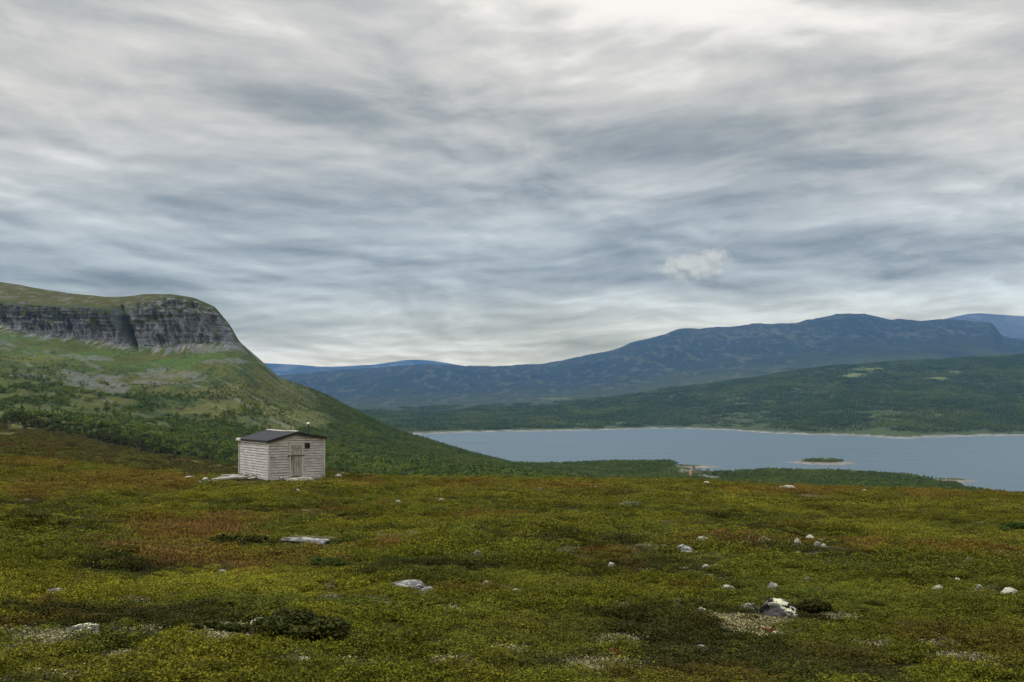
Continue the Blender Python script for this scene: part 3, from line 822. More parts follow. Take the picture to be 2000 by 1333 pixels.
# ------------------------------------------------------------------ scattered stuff through geometry nodes
def leaf_cloud(n, center_fn, size, squash=1.0, up=0.5, rngs=None, elong=1.6):
    """n little folded leaves; center_fn -> (n,3) positions; returns V,Q,leafval"""
    r = rngs
    P_ = center_fn(n)
    a = r.uniform(0, 2 * np.pi, n); tl = r.normal(0, 0.7, n)
    t = np.stack([np.cos(a), np.sin(a), r.normal(0, 0.5, n)], 1); t /= np.linalg.norm(t, axis=1)[:, None]
    nrm = np.stack([r.normal(0, 0.6, n), r.normal(0, 0.6, n), np.full(n, up)], 1)
    b = np.cross(nrm, t); b /= np.linalg.norm(b, axis=1)[:, None] + 1e-9
    s = size * r.uniform(0.6, 1.35, n)[:, None]
    V = np.stack([P_ - t * s * elong * .5, P_ + b * s * 0.5, P_ + t * s * elong * .5, P_ - b * s * 0.5], 1).reshape(-1, 3)
    Q = np.arange(4 * n).reshape(-1, 4)
    lv = np.repeat(r.uniform(0, 1, n), 4)
    return V, Q, lv


def src_mesh(name, V, Q, lv, mat):
    me = npmesh(name, V, Q, mat, {'leaf': lv})
    return bpy.data.objects.new(name, me)          # never linked: only a source for instances


def heath_clump(seed, n, rad, hgt, leaf, mat, name='heath_sprig'):
    r = np.random.default_rng(seed)
    k = r.integers(5, 9); cx = r.normal(0, rad * 0.45, k); cy = r.normal(0, rad * 0.45, k); ch = hgt * r.uniform(0.5, 1.0, k)
    def cf(n):
        i = r.integers(0, k, n); rr = rad * 0.5
        ox = r.normal(0, rr * 0.5, n); oy = r.normal(0, rr * 0.5, n)
        d2 = (ox ** 2 + oy ** 2) / (rr * rr)
        z = ch[i] * np.exp(-d2 * 1.1) * r.uniform(0.35, 1.05, n) ** 0.6
        return np.stack([cx[i] + ox, cy[i] + oy, z], 1)
    return src_mesh(name, *leaf_cloud(n, cf, leaf, up=0.9, rngs=r), mat)


def grass_clump(seed, n, rad, hgt, mat, name='grass_tuft', w=0.004):
    r = np.random.default_rng(seed)
    p0 = np.stack([r.normal(0, rad, n), r.normal(0, rad, n), np.zeros(n)], 1)
    a = r.uniform(0, 2 * np.pi, n); h = hgt * r.uniform(0.4, 1, n); ln = r.uniform(0.3, 1.1, n) * h
    tip = p0 + np.stack([np.cos(a) * ln, np.sin(a) * ln, h], 1)
    sd_ = np.stack([-np.sin(a), np.cos(a), 0 * a], 1) * w
    V = np.stack([p0 - sd_, p0 + sd_, tip + sd_ * .25, tip - sd_ * .25], 1).reshape(-1, 3)
    return src_mesh(name, V, np.arange(4 * n).reshape(-1, 4), np.repeat(r.uniform(0, 1, n), 4), mat)


def lichen_clump(seed, n, rad, mat):
    r = np.random.default_rng(seed)
    def cf(n): return np.stack([r.normal(0, rad * .5, n), r.normal(0, rad * .5, n), r.uniform(0, 0.03, n)], 1)
    return src_mesh('lichen_tuft', *leaf_cloud(n, cf, 0.013, up=1.2, rngs=r, elong=1.1), mat)


def tree_src(seed, hgt, wid, n, leaf, mat, conif=False, name='birch_source'):
    r = np.random.default_rng(seed)
    k = 7; lx = r.normal(0, wid * 0.2, k); ly = r.normal(0, wid * 0.2, k); lz = r.uniform(0.4, 0.85, k) * hgt
    def cf(n):
        if conif:
            t = r.uniform(0.08, 1, n); rr = wid * .5 * (1 - t) ** 0.8 * np.sqrt(r.uniform(0.3, 1, n)); a = r.uniform(0, 6.28, n)
            return np.stack([rr * np.cos(a), rr * np.sin(a), t * hgt], 1)
        i = r.integers(0, k, n)
        d = r.normal(0, 1, (n, 3)); d /= np.linalg.norm(d, axis=1)[:, None]; d *= (r.uniform(0.3, 1, n) ** .5)[:, None]
        return np.stack([lx[i] + d[:, 0] * wid * .27, ly[i] + d[:, 1] * wid * .27, lz[i] + d[:, 2] * hgt * 0.2], 1)
    V, Q, lv = leaf_cloud(n, cf, leaf, up=0.7, rngs=r, elong=1.2)
    return src_mesh(name, V, Q, lv, mat)


def grove_src(seed, size, ntree, mat, hgt=6.5, per=14, leaf=1.9):
    r = np.random.default_rng(seed)
    Vs, Ls = [], []
    for _ in range(ntree):
        ox, oy = r.uniform(-size / 2, size / 2, 2); h = hgt * r.uniform(0.55, 1.2); w = h * r.uniform(0.4, 0.7); cn = r.random() < 0.35
        shade = r.uniform(0, 1)
        def cf(n):
            t = r.uniform(0.1, 1, n); rr = w * .5 * ((1 - t) ** 0.8 if cn else np.sqrt(np.clip(1 - (2 * t - 1.1) ** 2, .05, 1))) * np.sqrt(r.uniform(0.3, 1, n)); a = r.uniform(0, 6.28, n)
            return np.stack([ox + rr * np.cos(a), oy + rr * np.sin(a), t * h], 1)
        V, Q, lv = leaf_cloud(per, cf, leaf, up=0.7, rngs=r, elong=1.2)
        Vs.append(V); Ls.append(np.clip(lv * 0.45 + shade * 0.55, 0, 1))
    V = np.concatenate(Vs)
    return src_mesh('grove_source', V, np.arange(len(V)).reshape(-1, 4), np.concatenate(Ls), mat)


def scatter(name, P_, rot, scl, tint, sources, label=None, cat=None):
    n = len(P_)
    me = bpy.data.meshes.new(name)
    me.vertices.add(n); me.vertices.foreach_set('co', np.ascontiguousarray(P_, dtype=np.float32).ravel())
    def at(k, ty, v, f): a = me.attributes.new(k, ty, 'POINT'); a.data.foreach_set(f, v)
    at('rot', 'FLOAT_VECTOR', np.ascontiguousarray(rot, dtype=np.float32).ravel(), 'vector')
    at('scl', 'FLOAT_VECTOR', np.ascontiguousarray(scl, dtype=np.float32).ravel(), 'vector')
    at('idx', 'INT', RNG.integers(0, len(sources), n).astype(np.int32), 'value')
    at('tint', 'FLOAT_COLOR', np.concatenate([tint, np.ones((n, 1))], 1).astype(np.float32).ravel(), 'color')
    o = bpy.data.objects.new(name, me); COL.objects.link(o)
    g = bpy.data.node_groups.new(name + '_nodes', 'GeometryNodeTree')
    g.interface.new_socket('Geometry', in_out='INPUT', socket_type='NodeSocketGeometry')
    g.interface.new_socket('Geometry', in_out='OUTPUT', socket_type='NodeSocketGeometry')
    N_ = g.nodes; gi = N_.new('NodeGroupInput'); go = N_.new('NodeGroupOutput'); ip = N_.new('GeometryNodeInstanceOnPoints')
    g.links.new(gi.outputs[0], ip.inputs['Points'])
    jg = N_.new('GeometryNodeJoinGeometry')
    for s_ in sources:
        oi = N_.new('GeometryNodeObjectInfo'); oi.inputs['Object'].default_value = s_; oi.inputs['As Instance'].default_value = True
        g.links.new(oi.outputs['Geometry'], jg.inputs[0])
    g.links.new(jg.outputs[0], ip.inputs['Instance'])
    ip.inputs['Pick Instance'].default_value = True
    for k, ty, s_ in (('rot', 'FLOAT_VECTOR', 'Rotation'), ('scl', 'FLOAT_VECTOR', 'Scale'), ('idx', 'INT', 'Instance Index')):
        na = N_.new('GeometryNodeInputNamedAttribute'); na.data_type = ty; na.inputs['Name'].default_value = k
        g.links.new(na.outputs['Attribute'], ip.inputs[s_])
    g.links.new(ip.outputs[0], go.inputs[0])
    md = o.modifiers.new('scatter', 'NODES'); md.node_group = g
    tag(o, label, cat, kind='stuff')
    return o




# ------------------------------------------------------------------ stones
import bmesh
ROCKM = {'p': 'rock_pale', 'g': 'rock_grey', 'c': 'rock_cap', 'k': 'rock_pink'}


def rock_mesh(name, w, d, h, seed, mat, slab=False, sub=3, sharp=0.5):
    bm = bmesh.new(); bmesh.ops.create_icosphere(bm, subdivisions=sub, radius=1.0)
    V = np.array([v.co[:] for v in bm.verts]); r = np.random.default_rng(seed)
    for _ in range(9):                                        # chop facets
        n = r.normal(0, 1, 3); n[2] *= 0.7; n /= np.linalg.norm(n); k = r.uniform(0.55, 0.9)
        dd = V @ n; V = V - np.maximum(dd - k, 0)[:, None] * n[None] * 0.9
    ph = r.uniform(0, 50)
    f = 1 + 0.16 * sharp * fbm(V[:, 0] * 1.6 + ph, V[:, 1] * 1.6 + V[:, 2] * 1.9, 4, 0.6) + 0.05 * fbm(V[:, 0] * 6 + ph, V[:, 2] * 6 + V[:, 1] * 5, 2)
    V = V * f[:, None]
    V[:, 0] *= w / (V[:, 0].max() - V[:, 0].min()); V[:, 1] *= d / (V[:, 1].max() - V[:, 1].min()); V[:, 2] *= h / (V[:, 2].max() - V[:, 2].min())
    V[:, 0] -= (V[:, 0].max() + V[:, 0].min()) / 2
    V[:, 2] -= V[:, 2].max()
    for v, c_ in zip(bm.verts, V): v.co = c_
    me = bpy.data.meshes.new(name); bm.to_mesh(me); bm.free(); me.materials.append(M[mat])
    return me


STONES = []


def stone(px, row, w, h, ty, label=None, group='small pale stones scattered over the heath', name='stone', lift=0.06, rot=None, tilt=0.0, cat='stone'):
    Y = np.concatenate([np.arange(4, 40, 0.05), np.arange(40, 130, 0.1)])
    X = (px - 1000) / F * Y; lf = lift * np.clip(Y / 12, 0.7, 1.5) * (1.0 if w > 11 else 0.55)
    b = (HOR - row) / F * Y <= h_near(X, Y) + lf
    if b.any(): i = int(np.argmax(b))
    else:
        D = float(np.interp(px, CR[:, 0], CR[:, 2])) - 3; i = int(np.argmin(np.abs(Y - D)))
    x, y = float(X[i]), float(Y[i]); z = (HOR - row) / F * y if b.any() else float(h_near(x, y)) + float(lf[i])
    W = w / F * y; Hh = h / F * y; W = max(W, 0.13); Hh = min(Hh * (0.62 if w < 60 else 1.0), 0.36 * W)
    tot = Hh + float(lf[i]) + 0.05 + 0.25 * Hh
    dpt = W * random.uniform(0.6, 0.85)
    sd = len(STONES) + 100
    sub = 4 if w > 30 else 3
    slope = (row - HOR) / F
    Hh = max(0.5 * Hh, Hh * 1.0 - dpt * slope * 0.55)
    tot = Hh + float(lf[i]) + 0.06 + 0.3 * Hh
    me = rock_mesh(name, W * 1.04, dpt, tot * 1.5, sd, ROCKM[ty], sub=sub)
    o = link(name, me); o.location = (x, y + dpt * 0.3, z + Hh)
    o.rotation_euler = (random.uniform(-.08, .08), random.uniform(-.12, .12) if w < 40 else 0.0, 0)
    if label: tag(o, label, cat)
    else: tag(o, 'small pale lichened stone lying low in the heath', 'stone', group)
    STONES.append((x, y + dpt * .3, W * .5))
    return o


T = [
 # px, base row, w, h, type, label
 (1517, 1194, 96, 30, 'c', 'largest boulder of the foreground, black sides under a cream lichen top', 'boulder'),
 (1465, 1180, 40, 6, 'p', 'thin pale slab touching the left side of the large black and cream boulder', 'stone'),
 (158, 1229, 84, 15, 'c', 'wide low stone with cream lichen cap and black edge at the lower left', 'boulder'),
 (226, 1219, 30, 7, 'c', 'small black and cream stone just right of the wide cream capped one', 'stone'),
 (100, 1157, 38, 15, 'g', 'angular grey stone alone in green heath at the left', 'stone'),
 (8, 1173, 12, 7, 'p', 'white stone cut by the left edge of the frame', 'stone'),
 (9, 1210, 24, 7, 'g', 'dark grey stone at the left edge, below the white one', 'stone'),
 (503, 1212, 46, 8, 'p', 'flat pale green lichened slab beside the big dark dwarf birch clump', 'stone'),
 (798, 1140, 84, 10, 'g', 'long flat grey slab in green heath, wider one of the central pair', 'stone'),
 (832, 1150, 34, 9, 'g', 'short flat slab in front of the long grey slab', 'stone'),
 (1196, 1105, 20, 14, 'p', 'upright cream white stone standing alone in bright green heath', 'stone'),
 (1375, 1055, 38, 14, 'p', 'arched white topped stone behind the smooth grey flat one', 'stone'),
 (1336, 1068, 38, 10, 'g', 'smooth light grey flat stone in front of the arched white one', 'stone'),
 (1509, 1143, 24, 12, 'p', 'white block stone behind the large black and cream boulder', 'stone'),
 (1578, 1130, 18, 9, 'g', 'blue grey stone with dark side, right of the white block', 'stone'),
 (1704, 1141, 34, 6, 'p', 'long low white stone between the blue grey stone and the right edge', 'stone'),
 (1835, 1144, 32, 5, 'p', 'thin white stone strip second from the right of its row', 'stone'),
 (1913, 1146, 22, 8, 'p', 'wedge shaped white stone at the right of the row of low stones', 'stone'),
 (1974, 1150, 40, 4, 'p', 'very flat cream stone at the right edge of the frame', 'stone'),
 (1424, 1144, 32, 4, 'p', 'thin white strip of stone left of the white block', 'stone'),
 (1861, 1231, 28, 8, 'p', 'tilted white stone alone at the lower right', 'stone'),
 (1325, 1173, 20, 8, 'g', 'grey stone in rust brown heath left of the large boulder', 'stone'),
 (1374, 1191, 18, 9, 'p', 'round grey white stone close to the left of the large boulder', 'stone'),
 (1493, 1050, 30, 5, 'p', 'long low white stone in red heath, leftmost long one of the upper row', 'stone'),
 (1557, 1055, 15, 7, 'p', 'rounded white stone in the middle of the upper row', 'stone'),
 (1614, 1052, 28, 5, 'p', 'flat white stone at the right end of the upper row', 'stone'),
 (1598, 1060, 13, 5, 'p', 'little cream stone just below the right end of the upper row', 'stone'),
 (1541, 954, 28, 11, 'p', 'white stone heap on the heath brow at the right', 'stone'),
 (1526, 953, 12, 6, 'p', 'small white stone at the left of the white heap on the brow', 'stone'),
 (1381, 943, 17, 5, 'p', 'flat white stone on the brow near the standing pink stone', 'stone'),
 (1787, 954, 10, 6, 'p', 'pale yellow topped stone on the brow far to the right', 'stone'),
 (1688, 958, 17, 4, 'p', 'flat white stone between the white heap and the yellow topped stone', 'stone'),
 (1311, 928, 12, 5, 'p', 'white stone on the skyline left of the standing pink stone', 'stone'),
 (1284, 928, 11, 5, 'p', 'second white stone on the skyline left of the standing pink stone', 'stone'),
 (1165, 952, 14, 4, 'p', 'flat white stone in rusty heath left of the standing pink stone', 'stone'),
 (1053, 956, 12, 6, 'g', 'grey stone in a bare rusty spot near the centre', 'stone'),
 (777, 980, 12, 5, 'p', 'white stone of a close pair right of the hut', 'stone'),
 (775, 974, 8, 7, 'g', 'small grey stone behind the white one of a pair right of the hut', 'stone'),
 (863, 975, 16, 4, 'p', 'flat cream stone right of the close pair beyond the hut', 'stone'),
 (400, 939, 20, 11, 'p', 'upright pale boulder left of the loose planks by the hut', 'boulder'),
 (371, 934, 24, 7, 'p', 'low pale stone at the far left of the stones beside the hut', 'stone'),
 (388, 942, 14, 5, 'g', 'grey stone under the upright pale boulder by the planks', 'stone'),
 (658, 930, 20, 8, 'p', 'white rounded stone just right of the hut corner', 'stone'),
 (670, 925, 10, 5, 'p', 'small white stone behind the rounded one right of the hut', 'stone'),
 (701, 926, 22, 6, 'g', 'low grey slab at the left of the slab heap right of the hut', 'stone'),
 (713, 926, 17, 12, 'p', 'tilted lichened slab rising from the slab heap right of the hut', 'boulder'),
 (722, 925, 18, 5, 'g', 'flat grey slab at the right of the slab heap right of the hut', 'stone'),
 (756, 924, 8, 4, 'p', 'tiny pinkish white stone at the far right of the slab heap', 'stone'),
 (612, 942, 13, 5, 'p', 'white stone in the heath just in front of the hut doorstep', 'stone'),
 (581, 959, 12, 6, 'p', 'cream stone in green heath below the hut door', 'stone'),
 (432, 1116, 27, 8, 'g', 'grey stone in the rust brown grass patch', 'stone'),
 (446, 1100, 11, 6, 'g', 'small grey stone behind the grey one in the rust brown grass', 'stone'),
 (592, 1053, 96, 4, 'g', 'long thin pale slab showing through dark heath below the hut', 'stone'),
 (1340, 930, 1, 1, None, None, None),
 (1893, 1091, 26, 5, 'g', 'grey flat stone with a pale streak at the right', 'stone'),
 (1732, 1073, 13, 4, 'g', 'small grey stone above the long low white stone', 'stone'),
 (952, 1135, 26, 3, 'p', 'broken line of white pebbles right of the long grey slab', 'stone'),
 (948, 1059, 10, 4, 'p', 'small white stone near the centre, above the thin pink grey one', 'stone'),
 (933, 1077, 17, 3, 'g', 'thin pink grey stone near the centre', 'stone'),
 (1379, 1104, 9, 3, 'p', 'tiny white stone right of the upright cream one', 'stone'),
 (738, 1174, 40, 5, 'g', 'flat stone in a pale gravelly spot below the long grey slab', 'stone'),
 (872, 1195, 30, 4, 'g', 'low brownish stone in the heath at bottom centre', 'stone'),
 (596, 1286, 34, 9, 'p', 'pale green lichened stone near the bottom, left of centre', 'stone'),
 (1370, 1262, 22, 6, 'g', 'low dark grey stone near the bottom, right of centre', 'stone'),
 (590, 940, 1, 1, None, None, None),
]
for px, row, w, h, ty, lab, ct in T:
    if ty: stone(px, row, w, h, ty, lab, cat=ct, name=ct)
for px, row, w, h, lab in [(1461, 1048, 12, 3, 'small white stone at the left end of the upper row in red heath'),
    (1528, 1047, 9, 3, 'small white stone between the long white one and the rounded one'),
    (1583, 1046, 18, 2, 'thin white strip of stone at the top of the upper row'),
    (1762, 1078, 9, 4, 'small pale stone right of the small grey one, mid right'),
    (1832, 1087, 13, 3, 'small cream stone left of the grey flat stone with the streak'),
    (1958, 1077, 8, 4, 'small white stone near the right edge above the streaked grey one'),
    (1400, 1103, 9, 3, 'small grey white stone a step right of the tiny one by the upright cream stone'),
    (1874, 1131, 13, 4, 'small pale stone just behind the wedge shaped white one'),
    (1485, 940, 5, 3, 'tiny white stone on the brow left of the white heap'),
    (1460, 931, 5, 3, 'tiny white stone on the skyline right of the standing pink stone'),
    (1671, 959, 5, 3, 'tiny stone at the left foot of a flat white one on the right brow'),
    (1954, 959, 6, 3, 'tiny white stone on the brow close to the right edge'),
    (1932, 958, 5, 2, 'tiny stone left of the last one on the right brow'),
    (1417, 968, 4, 3, 'tiny white stone in green heath below the standing pink stone'),
    (1214, 926, 6, 3, 'leftmost of the tiny white stones on the central skyline'),
    (1233, 925, 5, 3, 'second from left of the tiny white stones on the central skyline'),
    (1077, 927, 5, 3, 'lone tiny grey stone on the skyline above the rusty spot'),
    (745, 1031, 8, 3, 'small white stone in green heath below and right of the hut'),
    (744, 1036, 4, 2, 'tiny stone just in front of the small white one right below the hut'),
    (1091, 1072, 6, 3, 'tiny white stone left of the upright cream stone, farther up'),
    (1053, 961, 10, 2, 'flat pebble line in front of the grey stone in the rusty spot'),
    (90, 1012, 5, 4, 'tiny bright white stone alone at the left'),
    (436, 1176, 8, 4, 'small grey stone at lower left between two lichen spots'),
    (1010, 1152, 7, 3, 'tiny white stone right of the broken pebble line'),
    (1245, 968, 6, 2, 'tiny stone behind the silvery willow bush'),
    (1340, 975, 8, 2, 'small flat stone in green heath right of the silvery willow'),
    (640, 1175, 6, 3, 'tiny stone behind the big dark dwarf birch clump'),
    (1610, 1063, 8, 2, 'tiny flat stone in front of the flat one ending the upper row'),
    (1560, 1076, 6, 2, 'tiny stone in red heath in front of the rounded white one'),
    (1840, 975, 12, 2, 'flat pale stone strip in rusty heath at the right brow'),
    (1700, 985, 7, 2, 'tiny flat stone in the heath below the right brow'),
    (23, 1177, 9, 3, 'small stone right beside the white one cut by the left edge'),
    (1520, 1235, 10, 4, 'small pale stone in the lichen ground before the large boulder'),
    (1250, 1110, 5, 2, 'tiny stone right of the upright cream white stone')]:
    stone(px, row, w, h, 'p', lab)
# standing pinkish stone on the brow
x, y, z = ground_hit(1350, 930)
me = rock_mesh('standing_stone', 8.5 / F * y, 7 / F * y, 19 / F * y, 55, 'rock_pink', sub=3, sharp=0.3)
o = link('standing_stone', me); o.location = (x, y, (HOR - 914.5) / F * y)
tag(o, 'slim pinkish stone standing upright on the brow before the lake', 'standing stone')


# ------------------------------------------------------------------ the hut
def box(V, Fc, x0, x1, y0, y1, z0, z1):
    b = len(V)
    V += [(x0, y0, z0), (x1, y0, z0), (x1, y1, z0), (x0, y1, z0), (x0, y0, z1), (x1, y0, z1), (x1, y1, z1), (x0, y1, z1)]
    Fc += [(b, b + 3, b + 2, b + 1), (b + 4, b + 5, b + 6, b + 7), (b, b + 1, b + 5, b + 4), (b + 1, b + 2, b + 6, b + 5), (b + 2, b + 3, b + 7, b + 6), (b + 3, b, b + 4, b + 7)]


def hexa(V, Fc, p):
    """eight corners: four of the lower ring, four of the upper"""
    b = len(V); V += list(p)
    Fc += [(b, b + 3, b + 2, b + 1), (b + 4, b + 5, b + 6, b + 7), (b, b + 1, b + 5, b + 4), (b + 1, b + 2, b + 6, b + 5), (b + 2, b + 3, b + 7, b + 6), (b + 3, b, b + 4, b + 7)]


def boxes(name, bs, mat, parent, bevel=0.004):
    V, Fc = [], []
    for b in bs: box(V, Fc, *b)
    o = pymesh(name, V, Fc, M[mat], parent)
    if bevel:
        md = o.modifiers.new('bevel', 'BEVEL'); md.width = bevel; md.segments = 1; md.limit_method = 'ANGLE'
    return o


W_, L_ = 3.27, 4.6
HL, HR, HP = 2.06, 2.20, 2.50       # left eave, right eave, ridge
hut = empty('wooden_hut', (HX, HY, HZ), TH)
tag(hut, 'small weathered grey plank hut with dark felt roof on the heath brow', 'hut')


def top_at(x): return HL + (HP - HL) * x / (W_ / 2) if x < W_ / 2 else HP + (HR - HP) * (x - W_ / 2) / (W_ / 2)


def siding(name, length, face, topfn, mat, holes=()):
    """lapped boards; face(u, out, z) -> local point"""
    V, Fc = [], []
    n = 17; bh = 2.5 / n; rr = random.Random(hash(name + str(length)) % 1000 if False else int(length * 100))
    for k in range(n):
        z0, z1 = k * bh + 0.004, (k + 1) * bh - 0.011
        cuts = sorted([0.0, length] + [length * rr.uniform(0.15, 0.85) for _ in range(rr.choice((0, 1, 1)))])
        spans = []
        for a, b in zip(cuts[:-1], cuts[1:]):
            segs = [(a + (0.003 if a > 0 else 0), b)]
            for (h0, h1, hz0, hz1) in holes:
                if z1 > hz0 + 0.01 and z0 < hz1 - 0.01:
                    ns = []
                    for (s0, s1) in segs:
                        if s1 <= h0 or s0 >= h1: ns.append((s0, s1)); continue
                        if s0 < h0: ns.append((s0, h0))
                        if s1 > h1: ns.append((h1, s1))
                    segs = ns
            spans += segs
        w0 = rr.uniform(-0.004, 0.004)
        for a, b in spans:
            if b - a < 0.02: continue
            parts = [a, b]
            if a < W_ / 2 < b and topfn: parts = [a, W_ / 2, b]
            for p, q in zip(parts[:-1], parts[1:]):
                if topfn:
                    lim_ = z0 + 0.012 + 0.02          # trim the board where the roof slope crosses it
                    if topfn(p) < lim_ and topfn(q) < lim_: continue
                    if topfn(p) < lim_: p = p + (q - p) * (lim_ - topfn(p)) / (topfn(q) - topfn(p))
                    elif topfn(q) < lim_: q = p + (q - p) * (topfn(p) - lim_) / (topfn(p) - topfn(q))
                    if q - p < 0.02: continue
                    zt0, zt1 = min(z1, topfn(p) - 0.02), min(z1, topfn(q) - 0.02)
                else:
                    zt0 = zt1 = min(z1, 99)
                o0, o1 = 0.036 + w0 + rr.uniform(0, .008), 0.004 + w0
                hexa(V, Fc, [face(p, o0, z0), face(q, o0, z0 + rr.uniform(-.003, .003)), face(q, -0.02, z0), face(p, -0.02, z0),
                             face(p, o1, zt0), face(q, o1, zt1), face(q, -0.02, zt1), face(p, -0.02, zt0)])
    o = pymesh(name, V, Fc, M[mat], hut)
    md = o.modifiers.new('bevel', 'BEVEL'); md.width = 0.003; md.segments = 1; md.limit_method = 'ANGLE'
    return o


DX0, DX1 = 1.20, 1.98                 # door opening along the front
WX0, WX1, WZ0, WZ1 = 2.11, 2.42, 1.60, 1.87
siding('front_wall', W_, lambda u, o_, z: (u, -o_, z), top_at, 'siding', holes=[(DX0, DX1, -0.1, 1.92), (WX0, WX1, WZ0, WZ1)])
siding('back_wall', W_, lambda u, o_, z: (u, L_ + o_, z), top_at, 'siding')
siding('side_wall', L_, lambda u, o_, z: (-o_ * 1.3 + .01, u, z), lambda u: HL + 0.0, 'sidingy')
siding('side_wall', L_, lambda u, o_, z: (W_ + o_, u, z), lambda u: HR + 0.0, 'sidingy')
for x, y, h in ((0, 0, HL), (W_, 0, HR), (0, L_, HL), (W_, L_, HR)):
    sx, sy = (-1 if x == 0 else 1), (-1 if y == 0 else 1)
    V, Fc = [], []
    xa, xb = sorted((x + sx * 0.062, x - sx * 0.045)); ya, yb_ = sorted((y + sy * 0.036, y + sy * 0.062))
    box(V, Fc, xa, xb, ya, yb_, -0.06, h - 0.01)
    xa, xb = sorted((x + sx * 0.036, x + sx * 0.060)); ya, yb_ = sorted((y + sy * 0.034, y - sy * 0.06))
    box(V, Fc, xa, xb, ya, yb_, -0.06, h - 0.01)
    pymesh('corner_board', V, Fc, M['board'], hut)

# roof: two slabs of felt on boards
ov, of, ob = 0.13, 0.13, 0.10
def roof_z(x): return (HL + (HP - HL) * x / (W_ / 2) if x < W_ / 2 else HP + (HR - HP) * (x - W_ / 2) / (W_ / 2))
V, Fc = [], []
for (xa, xb) in ((-ov, W_ / 2), (W_ / 2, W_ + ov)):
    n = 1
    for j in range(n):
        ya = -of + (L_ + of + ob) * j / n; yb_ = -of + (L_ + of + ob) * (j + 1) / n
        yb_ = min(yb_, L_ + ob)
        dz_ = 0.0035 * (j % 2)
        za, zb = roof_z(xa) + 0.0, roof_z(xb)
        hexa(V, Fc, [(xa, ya, za - 0.0 + 0.002), (xb, ya, zb + 0.002), (xb, yb_, zb + 0.002), (xa, yb_, za + 0.002), (xa, ya, za + 0.055 + dz_), (xb, ya, zb + 0.055 + dz_), (xb, yb_, zb + 0.055 + dz_), (xa, yb_, za + 0.055 + dz_)])
roof = pymesh('roof', V, Fc, M['felt'], hut)
V, Fc = [], []
for (xa, xb) in ((-ov - .015, W_ / 2), (W_ / 2, W_ + ov + .015)):
    za, zb = roof_z(xa), roof_z(xb)
    for (ya, yb_) in ((-of - 0.028, -of - 0.003), (L_ + ob + 0.003, L_ + ob + 0.028)):
        hexa(V, Fc, [(xa, ya, za - 0.07), (xb, ya, zb - 0.07), (xb, yb_, zb - 0.07), (xa, yb_, za - 0.07), (xa, ya, za + 0.068), (xb, ya, zb + 0.068), (xb, yb_, zb + 0.068), (xa, yb_, za + 0.068)])
box(V, Fc, -ov - .015, -ov - 0.003, -of, L_ + ob, roof_z(-ov) - 0.05, roof_z(-ov) + 0.058)
box(V, Fc, W_ + ov + .003, W_ + ov + 0.015, -of, L_ + ob, roof_z(W_ + ov) - 0.05, roof_z(W_ + ov) + 0.058)
pymesh('fascia', V, Fc, M['tar'], roof)
# pale plank along the ridge, slightly warped
V, Fc = [], []
n = 10
for j in range(n):
    ya, yb_ = 0.02 + (L_ - 0.05) * j / n, 0.02 + (L_ - 0.05) * (j + 1) / n
    wv_ = lambda y: 0.062 + 0.012 * math.sin(y * 1.7 + .6)
    hexa(V, Fc, [(1.60, ya, HP + wv_(ya) - .012), (1.76, ya, HP + wv_(ya)), (1.76, yb_, HP + wv_(yb_)), (1.60, yb_, HP + wv_(yb_) - .012), (1.60, ya, HP + wv_(ya) + .03), (1.76, ya, HP + wv_(ya) + .04), (1.76, yb_, HP + wv_(yb_) + .04), (1.60, yb_, HP + wv_(yb_) + .03)])
pymesh('ridge_plank', V, Fc, M['white'], roof)
# white plank under the left eave and the pale rolled end at the back corner
boxes('eave_board', [(-0.105, -0.065, 0.05, L_ - 0.35, HL - 0.155, HL - 0.045)], 'white', hut)
V, Fc = [], []
m_ = 14
for j in range(m_ + 1):
    a = 2 * math.pi * j / m_
    for yy in (L_ - 0.55, L_ + 0.08): V.append((-0.13 + 0.075 * math.cos(a), yy, HL - 0.03 + 0.10 * math.sin(a)))
for j in range(m_): Fc.append((2 * j, 2 * j + 1, 2 * j + 3, 2 * j + 2))
Fc.append(tuple(2 * j for j in range(m_))); Fc.append(tuple(2 * j + 1 for j in reversed(range(m_))))
pymesh('eave_beam', V, Fc, M['white'], hut)

# door with frame, iron bar and latch
boxes('door_frame', [(DX0 - 0.02, DX0 + 0.07, -0.062, -0.02, 0.0, 1.93), (DX1 - 0.07, DX1 + 0.02, -0.062, -0.02, 0.0, 1.93), (DX0 + 0.07, DX1 - 0.07, -0.058, -0.02, 1.80, 1.93), (DX0 - 0.06, DX1 + 0.06, -0.075, -0.02, 1.93, 1.975)], 'board', hut)
door = empty('door', (DX0 + 0.08, -0.03, 0.02), 0, hut)
wd = (DX1 - DX0 - 0.16) / 4
bs = []
for k in range(4): bs.append((k * wd + 0.004, (k + 1) * wd - 0.004, -0.012 - 0.004 * (k % 2), 0.012, 0.02 + 0.01 * (k % 3), 1.775))
boxes('door_panel', bs, 'door', door, 0.005)
boxes('door_batten', [(0.02, 4 * wd - 0.02, -0.032, -0.017, 1.62, 1.70)], 'door', door)
boxes('latch', [(0.05, 0.085, -0.05, -0.017, 0.98, 1.12), (0.05, 0.07, -0.07, -0.05, 1.00, 1.06)], 'iron', door)
boxes('iron_bar', [(DX0 - 0.10, DX1 + 0.08, -0.105, -0.080, 1.205, 1.245), (DX0 - 0.09, DX0 - 0.05, -0.08, -0.04, 1.19, 1.26), (DX1 + 0.02, DX1 + 0.06, -0.08, -0.04, 1.19, 1.26)], 'iron', hut)
